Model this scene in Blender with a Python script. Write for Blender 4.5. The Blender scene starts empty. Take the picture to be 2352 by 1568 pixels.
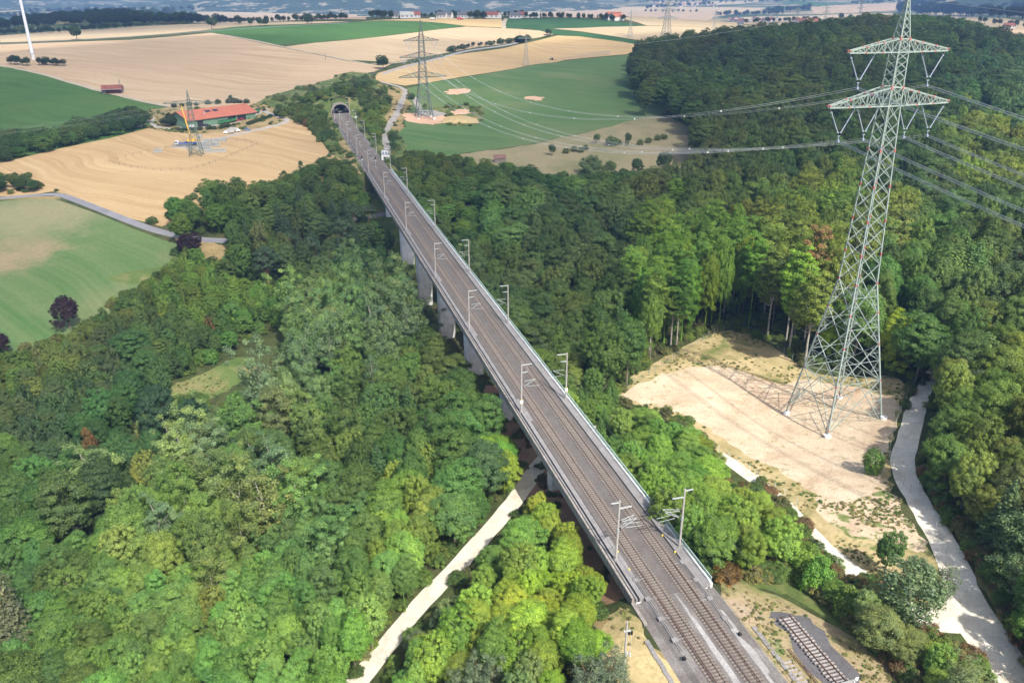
import bpy, math, random
import numpy as np
from mathutils import Vector, Matrix
from mathutils.geometry import delaunay_2d_cdt
SC = bpy.context.scene
COL = SC.collection
RAD = math.radians
# ---------------------------------------------------------------- camera
F, TH, H = 1860.0, RAD(23.43), 88.0
CT, ST = math.cos(TH), math.sin(TH)
cd = bpy.data.cameras.new("camera"); cam = bpy.data.objects.new("camera", cd); COL.objects.link(cam)
cd.sensor_width = 36; cd.lens = F / 2352 * 36; cd.clip_start = 1; cd.clip_end = 30000
cam.location = (0, 0, H); cam.rotation_euler = (RAD(90) - TH, 0, 0)
SC.camera = cam
# ---------------------------------------------------------------- light
SUN_AZ, SUN_EL = 30.0, 48.0      # shadows fall 30 deg left of straight ahead
w = bpy.data.worlds.new("World"); SC.world = w; w.use_nodes = True
wn = w.node_tree.nodes; wl = w.node_tree.links
bg = wn['Background']; sky = wn.new('ShaderNodeTexSky'); sky.sky_type = 'NISHITA'; sky.sun_disc = False
sky.sun_elevation = RAD(SUN_EL); sky.sun_rotation = RAD(180 - SUN_AZ); sky.altitude = 300
sky.air_density = 0.8; sky.dust_density = 4.0
bg.inputs[1].default_value = 0.15
wl.new(sky.outputs[0], bg.inputs[0])
ld = bpy.data.lights.new("sun", 'SUN'); ld.energy = 4.3; ld.angle = RAD(0.6); ld.color = (1, .95, .87)
sun = bpy.data.objects.new("sun", ld); COL.objects.link(sun)
SUNV = Vector((math.sin(RAD(SUN_AZ)) * math.cos(RAD(SUN_EL)), -math.cos(RAD(SUN_AZ)) * math.cos(RAD(SUN_EL)), math.sin(RAD(SUN_EL))))
sun.rotation_euler = SUNV.to_track_quat('Z', 'Y').to_euler(); sun.location = (0, 0, 300)
SC.view_settings.view_transform = 'Standard'; SC.view_settings.look = 'None'
SC.view_settings.exposure = 0.75; SC.view_settings.gamma = 1
SC.render.engine = 'CYCLES'
SC.cycles.max_bounces = 5; SC.cycles.diffuse_bounces = 2; SC.cycles.glossy_bounces = 1
SC.cycles.transmission_bounces = 2; SC.cycles.transparent_max_bounces = 6; SC.cycles.volume_bounces = 0
SC.cycles.use_denoising = True
SC.cycles.sample_clamp_indirect = 4
try: SC.cycles.denoiser = 'OPENIMAGEDENOISE'
except Exception: pass

# ---------------------------------------------------------------- helpers
def ray(X, Y):
    u = X - 1176; v = 784 - Y
    return np.array([u, F * CT + v * ST, -F * ST + v * CT])
def pr(x, y, z):
    z = z - H; dep = y * CT - z * ST; v = y * ST + z * CT
    return 1176 + F * x / dep, 784 - F * v / dep
BD = np.array([-.2823, .9593]); BN = np.array([.9593, .2823])
BROT = math.atan2(.2823, .9593)          # bridge axis turned left of +y
def so(s, o, z=0.0):                      # along / across the railway -> world
    return Vector((BD[0] * s + BN[0] * o, BD[1] * s + BN[1] * o, z))

class MB:
    def __init__(s): s.v = []; s.f = []; s.m = []; s.mi = 0
    def add(s, vs, fs):
        k = len(s.v); s.v += [tuple(p) for p in vs]
        for f in fs: s.f.append(tuple(i + k for i in f)); s.m.append(s.mi)
    def box(s, c, d, rz=0.0):
        cx, cy, cz = c; hx, hy, hz = d[0] / 2, d[1] / 2, d[2] / 2
        ca, sa = math.cos(rz), math.sin(rz); vs = []
        for z in (-hz, hz):
            for x, y in ((-hx, -hy), (hx, -hy), (hx, hy), (-hx, hy)):
                vs.append((cx + x * ca - y * sa, cy + x * sa + y * ca, cz + z))
        s.add(vs, [(3, 2, 1, 0), (4, 5, 6, 7), (0, 1, 5, 4), (1, 2, 6, 5), (2, 3, 7, 6), (3, 0, 4, 7)])
    def bar(s, a, b, r, n=4, r2=None):
        a = Vector(a); b = Vector(b); r2 = r if r2 is None else r2
        d = b - a
        if d.length < 1e-6: return
        d.normalize(); up = Vector((0, 0, 1)) if abs(d.z) < .95 else Vector((1, 0, 0))
        x = d.cross(up).normalized(); y = d.cross(x)
        vs = []
        for p, rr in ((a, r), (b, r2)):
            for i in range(n):
                t = 2 * math.pi * (i + .5) / n
                vs.append(p + (x * math.cos(t) + y * math.sin(t)) * rr)
        fs = [(i, (i + 1) % n, n + (i + 1) % n, n + i) for i in range(n)]
        fs += [tuple(range(n - 1, -1, -1)), tuple(range(n, 2 * n))]
        s.add(vs, fs)
    def path(s, pts, r, n=4):
        for a, b in zip(pts[:-1], pts[1:]): s.bar(a, b, r, n)
    def prism(s, poly, z0, z1):
        n = len(poly)
        vs = [(x, y, z0) for x, y in poly] + [(x, y, z1) for x, y in poly]
        s.add(vs, [tuple(range(n - 1, -1, -1)), tuple(range(n, 2 * n))] + [(i, (i + 1) % n, n + (i + 1) % n, n + i) for i in range(n)])
    def sweep(s, prof, path_fn, ss):      # closed profile [(o,z)] swept along stations
        n = len(prof); vs = []
        for t in ss: vs += [path_fn(t, o, z) for o, z in prof]
        fs = []
        for k in range(len(ss) - 1):
            for i in range(n):
                j = (i + 1) % n
                fs.append((k * n + i, k * n + j, (k + 1) * n + j, (k + 1) * n + i))
        fs += [tuple(range(n - 1, -1, -1)), tuple(range((len(ss) - 1) * n, len(ss) * n))]
        s.add(vs, fs)
    def mesh(s, name, mats):
        me = bpy.data.meshes.new(name); me.from_pydata(s.v, [], s.f); me.update()
        for m in (mats if isinstance(mats, (list, tuple)) else [mats]): me.materials.append(m)
        if any(s.m): me.polygons.foreach_set('material_index', s.m)
        return me
    def build(s, name, mats, parent=None, loc=None, rz=0):
        o = bpy.data.objects.new(name, s.mesh(name, mats)); COL.objects.link(o)
        if loc is not None: o.location = loc
        if rz: o.rotation_euler = (0, 0, rz)
        if parent: o.parent = parent
        return o
def tag(o, label=None, cat=None, group=None, kind=None):
    if label: o['label'] = label
    if cat: o['category'] = cat
    if group: o['group'] = group
    if kind: o['kind'] = kind
    return o
def empty(name, loc, rz=0, sc=1):
    o = bpy.data.objects.new(name, None); COL.objects.link(o); o.location = loc; o.rotation_euler = (0, 0, rz)
    o.scale = (sc, sc, sc); o.empty_display_size = .5; return o
def copy_tree(root, loc, rz=0, sc=1, label=None, cat=None, group=None):
    r = root.copy(); COL.objects.link(r); r.location = loc; r.rotation_euler = (0, 0, rz)
    r.scale = (sc, sc, sc) if not isinstance(sc, tuple) else sc
    if label: r['label'] = label
    if group: r['group'] = group
    for ch in list(root.children):
        c = ch.copy(); COL.objects.link(c); c.parent = r
        for g in list(ch.children):
            d = g.copy(); COL.objects.link(d); d.parent = c
    return r

# ---------------------------------------------------------------- materials
def nodes(name):
    m = bpy.data.materials.new(name); m.use_nodes = True
    nt = m.node_tree; b = nt.nodes['Principled BSDF']; return m, nt, b
def N(nt, t, **k):
    n = nt.nodes.new(t)
    for a, b in k.items():
        if a.startswith('i'): n.inputs[int(a[1:])].default_value = b
        else: setattr(n, a, b)
    return n
def ramp(nt, fac, stops, interp='LINEAR'):
    r = nt.nodes.new('ShaderNodeValToRGB'); r.color_ramp.interpolation = interp
    e = r.color_ramp.elements
    while len(e) < len(stops): e.new(.5)
    for i, (p, c) in enumerate(stops): e[i].position = p; e[i].color = (*c, 1)
    nt.links.new(fac, r.inputs[0]); return r.outputs[0]
def mixc(nt, fac, a, b, mode='MIX'):
    m = nt.nodes.new('ShaderNodeMix'); m.data_type = 'RGBA'; m.blend_type = mode
    if isinstance(fac, (int, float)): m.inputs[0].default_value = fac
    else: nt.links.new(fac, m.inputs[0])
    for k, x in ((6, a), (7, b)):
        if isinstance(x, (tuple, list)): m.inputs[k].default_value = (*x[:3], 1)
        else: nt.links.new(x, m.inputs[k])
    return m.outputs[2]
def noise(nt, scale, detail=3, rough=.6, vec=None, dist=0):
    n = N(nt, 'ShaderNodeTexNoise'); n.inputs['Scale'].default_value = scale; n.inputs['Detail'].default_value = detail
    n.inputs['Roughness'].default_value = rough; n.inputs['Distortion'].default_value = dist
    nt.links.new(vec if vec is not None else N(nt, 'ShaderNodeTexCoord').outputs['Object'], n.inputs['Vector'])
    return n.outputs[0]
def bump(nt, b, h, dist=.3, st=.5):
    n = N(nt, 'ShaderNodeBump'); n.inputs['Strength'].default_value = st; n.inputs['Distance'].default_value = dist
    nt.links.new(h, n.inputs['Height']); nt.links.new(n.outputs[0], b.inputs['Normal'])
def plain(name, c, rough=.7, metal=0, var=.15, scale=1.5, spec=.3):
    m, nt, b = nodes(name)
    n = noise(nt, scale, 4)
    lo = tuple(x * (1 - var) for x in c); hi = tuple(min(1, x * (1 + var)) for x in c)
    nt.links.new(ramp(nt, n, [(.3, lo), (.7, hi)]), b.inputs['Base Color'])
    b.inputs['Roughness'].default_value = rough; b.inputs['Metallic'].default_value = metal
    b.inputs['Specular IOR Level'].default_value = spec
    return m
def ground_mat(name, stops, s1=.02, s2=.5, fine=.35, rot=None, stripe=None, rough=.95, bumpd=.15, patch=None, spots=()):
    """stops: colour ramp over large noise; fine: small-scale value variation; stripe=(period m, strength, dark, light)"""
    m, nt, b = nodes(name)
    tc = N(nt, 'ShaderNodeTexCoord').outputs['Object']
    n1 = noise(nt, s1, 5, .6, tc, .6)
    col = ramp(nt, n1, stops)
    if patch:
        n3 = noise(nt, patch[0], 4, .65, tc, .3)
        f = ramp(nt, n3, [(patch[1], (0, 0, 0)), (patch[2], (1, 1, 1))])
        col = mixc(nt, f, col, patch[3])
    if stripe:
        nz_ = N(nt, 'ShaderNodeTexNoise'); nz_.inputs['Scale'].default_value = .008; nz_.inputs['Detail'].default_value = 2; nt.links.new(tc, nz_.inputs['Vector'])
        sc_ = N(nt, 'ShaderNodeVectorMath', operation='SCALE'); nt.links.new(nz_.outputs['Color'], sc_.inputs[0]); sc_.inputs['Scale'].default_value = 70
        ad = N(nt, 'ShaderNodeVectorMath', operation='ADD'); nt.links.new(tc, ad.inputs[0]); nt.links.new(sc_.outputs[0], ad.inputs[1])
        mp = N(nt, 'ShaderNodeMapping'); mp.vector_type = 'TEXTURE'; mp.inputs['Rotation'].default_value = (0, 0, -rot)
        nt.links.new(ad.outputs[0], mp.inputs[0])
        for per, st in stripe[0]:
            m2 = N(nt, 'ShaderNodeMapping'); m2.inputs['Scale'].default_value = (1 / per, .006, 0); nt.links.new(mp.outputs[0], m2.inputs[0])
            g = ramp(nt, noise(nt, 1.0, 2.5, .55, m2.outputs[0]), [(.36, (0, 0, 0)), (.5, (.5, .5, .5)), (.64, (1, 1, 1))])
            sm = mixc(nt, g, stripe[1], stripe[2])
            mul = N(nt, 'ShaderNodeMath', operation='MULTIPLY'); mul.inputs[1].default_value = st
            n5 = noise(nt, .012, 3, .6, tc)
            nt.links.new(ramp(nt, n5, [(.3, (.2, .2, .2)), (.65, (1, 1, 1))]), mul.inputs[0])
            col = mixc(nt, mul.outputs[0], col, sm)
    for (sx, sy, sr, sc_) in spots:
        vd = N(nt, 'ShaderNodeVectorMath', operation='DISTANCE'); nt.links.new(tc, vd.inputs[0]); vd.inputs[1].default_value = (sx, sy, 0)
        nv = noise(nt, 2.2 / sr, 5, .65, tc); ma = N(nt, 'ShaderNodeMath', operation='MULTIPLY_ADD'); nt.links.new(nv, ma.inputs[0]); ma.inputs[1].default_value = sr * 1.6; nt.links.new(vd.outputs['Value'], ma.inputs[2])
        dv = N(nt, 'ShaderNodeMath', operation='DIVIDE'); nt.links.new(ma.outputs[0], dv.inputs[0]); dv.inputs[1].default_value = sr * 3
        col = mixc(nt, ramp(nt, dv.outputs[0], [(.38, (.9,) * 3), (.6, (0, 0, 0))]), col, sc_)
    n2 = noise(nt, s2, 6, .75, tc)
    v = ramp(nt, n2, [(.25, (1 - fine,) * 3), (.75, (1 + fine * .6,) * 3)])
    col = mixc(nt, 1.0, col, v, 'MULTIPLY')
    nt.links.new(col, b.inputs['Base Color'])
    b.inputs['Roughness'].default_value = rough; b.inputs['Specular IOR Level'].default_value = .1
    bump(nt, b, n2, bumpd, .6)
    return m
M = {}
# leaves: tint comes from each tree (object or instance attribute)
def leaf_mat(name, rough=.55):
    m, nt, b = nodes(name)
    at = N(nt, 'ShaderNodeAttribute'); at.attribute_type = 'INSTANCER'; at.attribute_name = 'tint'
    g = N(nt, 'ShaderNodeNewGeometry')
    v = ramp(nt, g.outputs['Random Per Island'], [(0, (.5, .52, .52)), (.5, (.92, .94, .92)), (.9, (1.25, 1.2, 1.1)), (1, (1.6, 1.55, 1.4))])
    n = noise(nt, .45, 2, .5)
    v2 = ramp(nt, n, [(.3, (.72, .78, .85)), (.7, (1.25, 1.15, .95))])
    c = mixc(nt, 1.0, mixc(nt, 1.0, at.outputs[0], v, 'MULTIPLY'), v2, 'MULTIPLY')
    nt.links.new(c, b.inputs['Base Color']); b.inputs['Roughness'].default_value = rough
    b.inputs['Specular IOR Level'].default_value = .35
    tr = N(nt, 'ShaderNodeBsdfTranslucent'); c2 = mixc(nt, 1.0, c, (1.3, 1.5, .5), 'MULTIPLY'); nt.links.new(c2, tr.inputs[0])
    mx = N(nt, 'ShaderNodeMixShader', i0=.34); nt.links.new(b.outputs[0], mx.inputs[1]); nt.links.new(tr.outputs[0], mx.inputs[2])
    nt.links.new(mx.outputs[0], nt.nodes['Material Output'].inputs[0])
    return m
M['leaf'] = leaf_mat('leaves')
M['bark'] = plain('bark_grey', (.16, .14, .11), .9, var=.35, scale=3)
M['bark_red'] = plain('bark_red', (.30, .15, .08), .9, var=.35, scale=3)
M['bark_pale'] = plain('bark_pale', (.34, .32, .27), .9, var=.3, scale=3)
def concrete(name, base, streak=.35):
    m, nt, b = nodes(name)
    tc = N(nt, 'ShaderNodeTexCoord').outputs['Object']
    n = noise(nt, .35, 5, .7, tc); mp = N(nt, 'ShaderNodeMapping'); mp.inputs['Scale'].default_value = (1.4, 1.4, .06); nt.links.new(tc, mp.inputs[0])
    n2 = noise(nt, 1.2, 5, .7, mp.outputs[0]); n3 = noise(nt, 6, 4, .7, tc)
    c = ramp(nt, n, [(.3, tuple(x * .75 for x in base)), (.7, tuple(x * 1.15 for x in base))])
    c = mixc(nt, 1.0, c, ramp(nt, n2, [(.3, (1 - streak,) * 3), (.6, (1.05,) * 3)]), 'MULTIPLY')
    c = mixc(nt, 1.0, c, ramp(nt, n3, [(.3, (.85,) * 3), (.7, (1.1,) * 3)]), 'MULTIPLY')
    nt.links.new(c, b.inputs['Base Color']); b.inputs['Roughness'].default_value = .9; bump(nt, b, n3, .03)
    return m
M['conc'] = concrete('pale_concrete', (.70, .71, .70), .25); M['conc_w'] = concrete('weathered_concrete', (.30, .27, .24), .5)
M['conc_slab'] = concrete('walkway_concrete', (.24, .23, .225), .2)
M['conc_pier'] = concrete('pale_pier_concrete', (.84, .85, .84), .16); M['white_conc'] = concrete('white_concrete', (.75, .75, .75), .1)
M['steel'] = plain('galvanised_steel', (.52, .56, .55), .5, .35, .12)
M['pyl'] = plain('pylon_paint', (.30, .36, .32), .5, .1, .1, spec=.5)
M['pyl2'] = plain('pylon_paint_dark', (.11, .15, .13), .6, 0, .15)
M['pyl_red'] = plain('red_joint_paint', (.38, .12, .10), .6)
M['pyl_galv'] = plain('grey_lattice_steel', (.30, .33, .32), .6, .1)
M['insul'] = plain('grey_insulator', (.32, .36, .44), .3, 0, .1, spec=.6)
M['wire'] = plain('aluminium_cable', (.62, .64, .66), .5, 0, .05)
M['wire_dark'] = plain('dark_copper_wire', (.10, .11, .10), .6)
M['rail'] = plain('rusty_rail', (.12, .06, .04), .7, .2, .3)
M['railtop'] = plain('worn_rail_head', (.26, .23, .22), .45, .2, .1)
M['sleeper'] = plain('concrete_sleeper', (.20, .175, .15), .9, 0, .3, 2.5)
M['sleeper_old'] = plain('weathered_sleeper', (.30, .27, .25), .9, 0, .4, 2)
M['mast'] = plain('concrete_mast', (.36, .34, .31), .9, 0, .12, 2)
M['green_steel'] = plain('pale_green_steel', (.50, .66, .60), .5, .1, .1)
M['white'] = plain('white_paint', (.78, .78, .78), .5, 0, .04)
M['black'] = plain('black_rubber', (.02, .02, .02), .8, 0, .2)
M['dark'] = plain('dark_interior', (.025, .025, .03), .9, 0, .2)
M['glass'] = plain('dark_glass', (.03, .04, .06), .1, 0, .1, spec=.8)
M['roof_red'] = plain('red_tile_roof', (.36, .125, .08), .85, 0, .14, .4)
M['roof_red2'] = plain('old_red_roof', (.21, .075, .06), .85, 0, .3, .6)
M['roof_brown'] = plain('brown_roof', (.17, .10, .085), .85, 0, .2, .6)
M['roof_grey'] = plain('grey_roof', (.10, .105, .12), .8, 0, .2, .6)
M['wall_green'] = plain('green_sheet_wall', (.13, .22, .15), .7, 0, .1)
M['wall_white'] = plain('white_render_wall', (.55, .54, .52), .85, 0, .05)
M['wall_grey'] = plain('grey_wall', (.30, .30, .29), .85, 0, .1)
M['wood_grey'] = plain('grey_boards', (.20, .17, .15), .9, 0, .3, 3)
M['wood_red'] = plain('dark_red_boards', (.10, .035, .03), .9, 0, .3, 3)
M['orange'] = plain('crane_orange', (.80, .46, .05), .5, 0, .06)
M['blue'] = plain('blue_paint', (.02, .07, .28), .4, 0, .08)
M['bluegrey'] = plain('blue_grey_car_paint', (.12, .17, .27), .3, 0, .05, spec=.7)
M['green_m'] = plain('green_machine_paint', (.04, .20, .08), .5, 0, .12)
M['red_m'] = plain('red_machine_paint', (.42, .05, .04), .5, 0, .12)
M['tarp'] = plain('grey_tarpaulin', (.36, .36, .34), .8, 0, .08)
M['yellow'] = plain('yellow_paint', (.7, .55, .08), .6)
M['silver'] = plain('silver_turbine_paint', (.70, .73, .78), .5, 0, .03)
M['straw'] = plain('straw', (.42, .33, .17), .95, 0, .3, 2)
# ---------------------------------------------------------------- terrain
CP = [(14,80,-1.2),(14,94,-1.2),(8,90,-4),(-5,85,-9),(-25,97,-13),(-17,114,-13),(-7,133,-12.5),(5.4,159.6,-13),(14,172,-13.5),
(10.5,152,-14),(-.8,190,-17.5),(-12.4,230,-23),(-24,269,-27),(-36,309,-30),(-47,349,-25),(-59,389,-13.5),(-64,411,-11),(-70,428,-5),
(3,100,-6),(10,110,-8),(20,118,-6),(26,110,-2),(22,100,-1.5),(30,85,-1.2),(45,80,-1.2),(53,84,-1.5),(36,105,-2.5),(45,96,-1.6),
(-85,100,-24),(-60,130,-24),(-110,150,-28),(-94,171,-30),(-60,200,-30),(-40,250,-31),(-70,300,-32),(-140,220,-24),(-157,250,-20),
(-50,95,-19),(-45,160,-24),(-25,150,-18),(-25,180,-21),(-171,312,-13),(-120,300,-22),(-150,330,-12),(-169,352,-7),(-123,341,-12),(-73,391,-14),(-50,402,-13),(-20,410,-12),
(-100,380,-9),(-90,420,-6),(-100,350,-16),(-180,432,-2),(-200,520,2),(-150,560,1),(-195,590,3),(-120,520,0),(-110,470,-2),(-230,400,-3),(-230,330,-10),(-260,250,-12),
(-300,500,0),(-300,650,8),(-250,800,25),(-446,798,30),(-400,600,8),(-600,700,20),(-400,350,-5),(-250,150,-20),(-200,100,-24),
(-135,685,14),(-165,690,13),(-200,680,10),(-110,700,12),(-80,720,10),(-180,640,7),(-100,620,6),(-165,600,4),(-85,590,1),(-60,640,0),(-66,620,0),(-80,660,2),(-50,560,-3),(-30,500,-6),(-45,450,-9),(0,640,0),(0,560,-5),(60,500,-9),
(115,673,0),(150,830,8),(40,900,15),(45,980,15),(-60,800,14),(-60,900,20),(-400,1000,40),(-250,1000,44),(-100,1080,46),(100,1100,43),(300,1150,38),
(0,1300,50),(-300,1300,48),(-600,1300,36),(-900,1500,26),(-480,1500,36),(320,1400,43),(600,1300,30),(0,1520,45),(0,1420,52),(-200,1330,51.5),(-110,1420,53),(200,1390,50),(300,1600,35),
(460,1000,34),(300,850,22),(600,900,25),(250,700,8),(400,700,12),(180,520,-6),(100,400,-20),(40,330,-26),(80,300,-23),(30,250,-23),(35,205,-17),
(150,300,-13),(150,400,-12),(250,400,-2),(250,250,-4),(150,200,-7),(130,150,-6),(110,110,-4),(130,80,-3),(76,92,-5),(60,110,-6),(60,116,-6.5),(51,159,-12),(44,140,-9),(38,160,-12),(25,190,-16),
(78.2,174.9,-13.4),(93.5,179.8,-11),(73.3,190.2,-15.2),(88.6,195.1,-13.2),(31,203,-16.5),(74.7,255,-17.5),(60,235,-17.5),(45,220,-17),(95,225,-13.5),(110,205,-10),
(99.5,177,-9.5),(84.8,147.5,-8),(77,112,-6),(74,89,-5),(110,215,-10),(120,240,-9),(68,150,-10.5),(62,170,-13),(85,160,-10),(76,130,-7.5),
(300,600,7),(350,500,6),(450,400,8),(400,200,0),(300,100,0),(600,600,15),
(-80,40,-20),(0,30,-8),(80,30,-3),(200,20,-1),(-250,20,-22),(400,0,0),(-500,100,-10),(0,-60,-4)]
FAR = [(2000,-1500,8),(2000,-700,5),(2000,0,5),(1900,500,20),(1800,900,34),(1500,1100,34),(2400,-1500,-15),(2500,-500,-25),(2500,500,0),(2400,1200,18),
(3500,-2500,-30),(3500,-1200,-35),(3500,0,-35),(3500,1200,-25),(3300,2300,10),(5000,-3500,-8),(5000,-1500,-10),(5000,0,-5),(5000,1500,0),(5000,3500,35),
(7000,-5000,15),(7000,-2000,20),(7000,0,15),(7000,2500,25),(7000,5500,60),(9500,-7000,60),(9500,-2500,60),(9500,0,50),(9500,2500,70),(9500,7000,90),(1600,-740,44),(1700,-900,32),(1650,-1150,12),(1600,-560,32),(1850,-800,5),(1500,-1500,5),(1000,-1500,10),(700,-1200,5),(500,1200,20),(1000,1500,30),(3000,3500,20),(3000,-3500,-20),(0,1500,5),(0,-1500,-10)]
CP += [(x, y, z) for y, x, z in FAR]
CP = np.array(CP, float)
def _k(d2): return np.sqrt(d2 + 12.0 ** 2)
def _scale(p):                       # compress far distances so the fit stays well conditioned
    r = np.hypot(p[:, 0], p[:, 1]) + 1; g = np.where(r > 1200, 1200 + (r - 1200) * .45, r) / r
    return p[:, :2] * g[:, None]
_cs = _scale(CP)
_A = _k(((_cs[:, None] - _cs[None]) ** 2).sum(-1)); _A -= np.eye(len(CP)) * 1.2
_mean = CP[:, 2].mean()
_W = np.linalg.solve(_A, CP[:, 2] - _mean)
def sstep(a, b, x):
    t = np.clip((x - a) / (b - a), 0, 1); return t * t * (3 - 2 * t)
def hgt(x, y):
    x = np.atleast_1d(np.asarray(x, float)); y = np.atleast_1d(np.asarray(y, float))
    out = np.empty(len(x))
    for i in range(0, len(x), 20000):
        q = _scale(np.stack([x[i:i + 20000], y[i:i + 20000]], 1))
        out[i:i + 20000] = _k(((q[:, None] - _cs[None]) ** 2).sum(-1)) @ _W + _mean
    s = BD[0] * x + BD[1] * y; o = BN[0] * x + BN[1] * y
    # low relief
    out += .5 * np.sin(x * .05 + 1.3) * np.sin(y * .043) * np.where(out < 0, 1, .6)
    # railway formation: near embankment top and far cutting
    wn_ = (1 - sstep(90, 97, s)) * (1 - sstep(61, 72, o)) * sstep(42, 46, o)
    wf = sstep(430, 436, s) * (1 - sstep(638, 643, s)) * sstep(36, 45, o) * (1 - sstep(62, 72, o))
    w_ = np.maximum(wn_, wf)
    out = out * (1 - w_) + (-.75) * w_
    # ridge over the tunnel
    wt = sstep(640.5, 645.5, s) * (1 - sstep(700, 730, s)) * sstep(30, 42, o) * (1 - sstep(64, 76, o))
    out = np.maximum(out, wt * 13.5 + (1 - wt) * -999 * 1.0) if False else out * (1 - wt) + np.maximum(out, 13.0) * wt
    return out
def hz(x, y): return float(hgt(x, y)[0])
_T = np.concatenate([np.geomspace(.03, 6, 900)])
_cache = {}
def gp(X, Y):                         # the ground point seen there in the photograph
    k = (X, Y)
    if k in _cache: return _cache[k]
    d = ray(X, Y); px = d[0] * _T; py = d[1] * _T; pz = H + d[2] * _T
    g = hgt(px, py); below = np.nonzero(pz < g)[0]
    if len(below) == 0: r = Vector((px[-1], py[-1], g[-1]))
    else:
        i = below[0]; a, b = _T[max(i - 1, 0)], _T[i]
        for _ in range(14):
            m_ = (a + b) / 2
            if H + d[2] * m_ < hz(d[0] * m_, d[1] * m_): b = m_
            else: a = m_
        r = Vector((d[0] * b, d[1] * b, hz(d[0] * b, d[1] * b)))
    _cache[k] = r; return r

def strip_poly(pts, wd):
    P_ = [Vector(p[:2]) for p in pts]; L, R = [], []
    if isinstance(wd, (list, tuple)): wd = list(np.interp(np.linspace(0, 1, len(P_)), np.linspace(0, 1, len(wd)), wd))
    for i, p in enumerate(P_):
        t = (P_[min(i + 1, len(P_) - 1)] - P_[max(i - 1, 0)]).normalized(); n = Vector((-t.y, t.x))
        w_ = wd[i] if isinstance(wd, (list, tuple)) else wd
        L.append(p + n * w_ / 2); R.append(p - n * w_ / 2)
    return [tuple(p) for p in L + R[::-1]]
def px(pts): return [tuple(gp(*p)[:2]) for p in pts]
def smooth(pts, n=3):
    for _ in range(n):
        q = [pts[0]]
        for a, b in zip(pts[:-1], pts[1:]):
            q += [((a[0] * 3 + b[0]) / 4, (a[1] * 3 + b[1]) / 4), ((a[0] + b[0] * 3) / 4, (a[1] + b[1] * 3) / 4)]
        q.append(pts[-1]); pts = q
    return pts
REG = []       # (name, material key, world polygon), later ones lie on top
NAT = {'g_dry', 'g_dry2', 'g_straw', 'g_rough', 'g_glade', 'sand', 'sand_weedy', 'sand_pink', 'soil_red', 'meadow', 'gravel_white', 'gravel_grey', 'gravel_dark', 'track', 'ballast_dark', 'ballast_light'}
def reg(name, mat, poly):
    if mat in NAT:                       # worn, uneven outline
        rng = random.Random(len(REG)); q = []; road_ = mat.startswith('gravel') or mat == 'track'
        am = .17 if road_ or mat == 'ballast_light' else 1.0
        if not road_: poly = smooth(list(poly) + [poly[0]], 2)[:-1]
        for i, a in enumerate(poly):
            b = poly[(i + 1) % len(poly)]; L = math.hypot(b[0] - a[0], b[1] - a[1]); n = max(1, int(L / (2.2 if math.hypot(*a) < 260 else 9)))
            if i % 2 and L < 1: continue
            k_ = am * max(1, math.hypot(*a) / 260)
            for j in range(n): q.append((a[0] + (b[0] - a[0]) * j / n + rng.uniform(-k_, k_), a[1] + (b[1] - a[1]) * j / n + rng.uniform(-k_, k_)))
        poly = q
    REG.append((name, mat, poly))
# ---- fields (outlines as pairs of photograph positions, laid on the ground)
reg('grassland', 'g_far', [(-9000,1250),(-9000,9700),(9000,9700),(9000,1250),(700,1150),(0,1350),(-700,1200)])
P = {}
P['stubble_big'] = [(-800,108),(0,103),(177,96),(300,92),(480,76),(520,83),(575,94),(640,108),(720,124),(800,141),(870,151),(900,147),(860,165),(800,175),(740,195),(660,235),(610,262),(545,256),(400,246),(300,224),(230,209),(150,183),(45,156),(-800,140)]
P['green_left'] = [(-800,146),(0,153),(45,160),(150,187),(228,211),(300,229),(385,247),(350,290),(260,320),(120,350),(-800,420)]
P['stubble_crane'] = [(-800,392),(0,375),(120,345),(250,318),(345,293),(420,306),(520,302),(600,287),(640,276),(668,274),(705,292),(738,325),(756,350),(735,374),(640,412),(560,440),(480,480),(372,520),(300,502),(240,478),(150,445),(118,440),(60,450),(-800,450)]
P['green_low'] = [(-800,470),(0,462),(110,452),(220,490),(300,523),(380,553),(450,566),(520,570),(520,600),(470,640),(300,760),(150,880),(0,960),(-800,1000)]
P['maize'] = [(468,72),(540,63),(700,57),(746,56),(876,48),(960,50),(1071,60),(1000,68),(880,83),(804,91),(720,98),(632,103),(560,88)]
P['stubble_mid'] = [(650,108),(720,99),(804,92),(880,84),(1000,69),(1071,61.5),(1190,67),(1290,74),(1240,86),(1190,95),(1100,108),(1030,121),(955,134),(905,143),(800,138),(720,121)]
P['stubble_yellow'] = [(855,186),(868,168),(930,150),(1040,127),(1190,103),(1280,82),(1330,84),(1425,96),(1480,105),(1440,125),(1300,138),(1180,158),(1060,177),(990,189),(930,197),(900,192)]
P['green_mid'] = [(935,203),(990,190),(1060,179),(1180,159),(1300,140),(1440,127),(1500,130),(1540,200),(1530,260),(1400,293),(1270,320),(1150,341),(1060,352),(960,375),(905,352),(912,300),(928,285),(940,240)]
P['meadow'] = [(1040,362),(1060,353),(1150,342),(1270,321),(1400,294),(1500,262),(1570,280),(1640,340),(1620,400),(1480,430),(1300,440),(1150,410),(1050,380)]
P['green_top'] = [(1157,43),(1327,41),(1400,48),(1485,59),(1400,62),(1327,65),(1240,66),(1162,66)]
P['green_strip'] = [(1218,66),(1269,67),(1380,80),(1500,99),(1560,104),(1447,103),(1360,92),(1276,80),(1240,71)]
P['stubble_r1'] = [(1270,66),(1330,65),(1485,60),(1680,66),(1740,70),(1640,90),(1500,98),(1400,82)]
P['stubble_v'] = [(800,54),(876,46),(960,43),(1150,44),(1160,64),(1071,60),(960,49),(876,47)]
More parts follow.
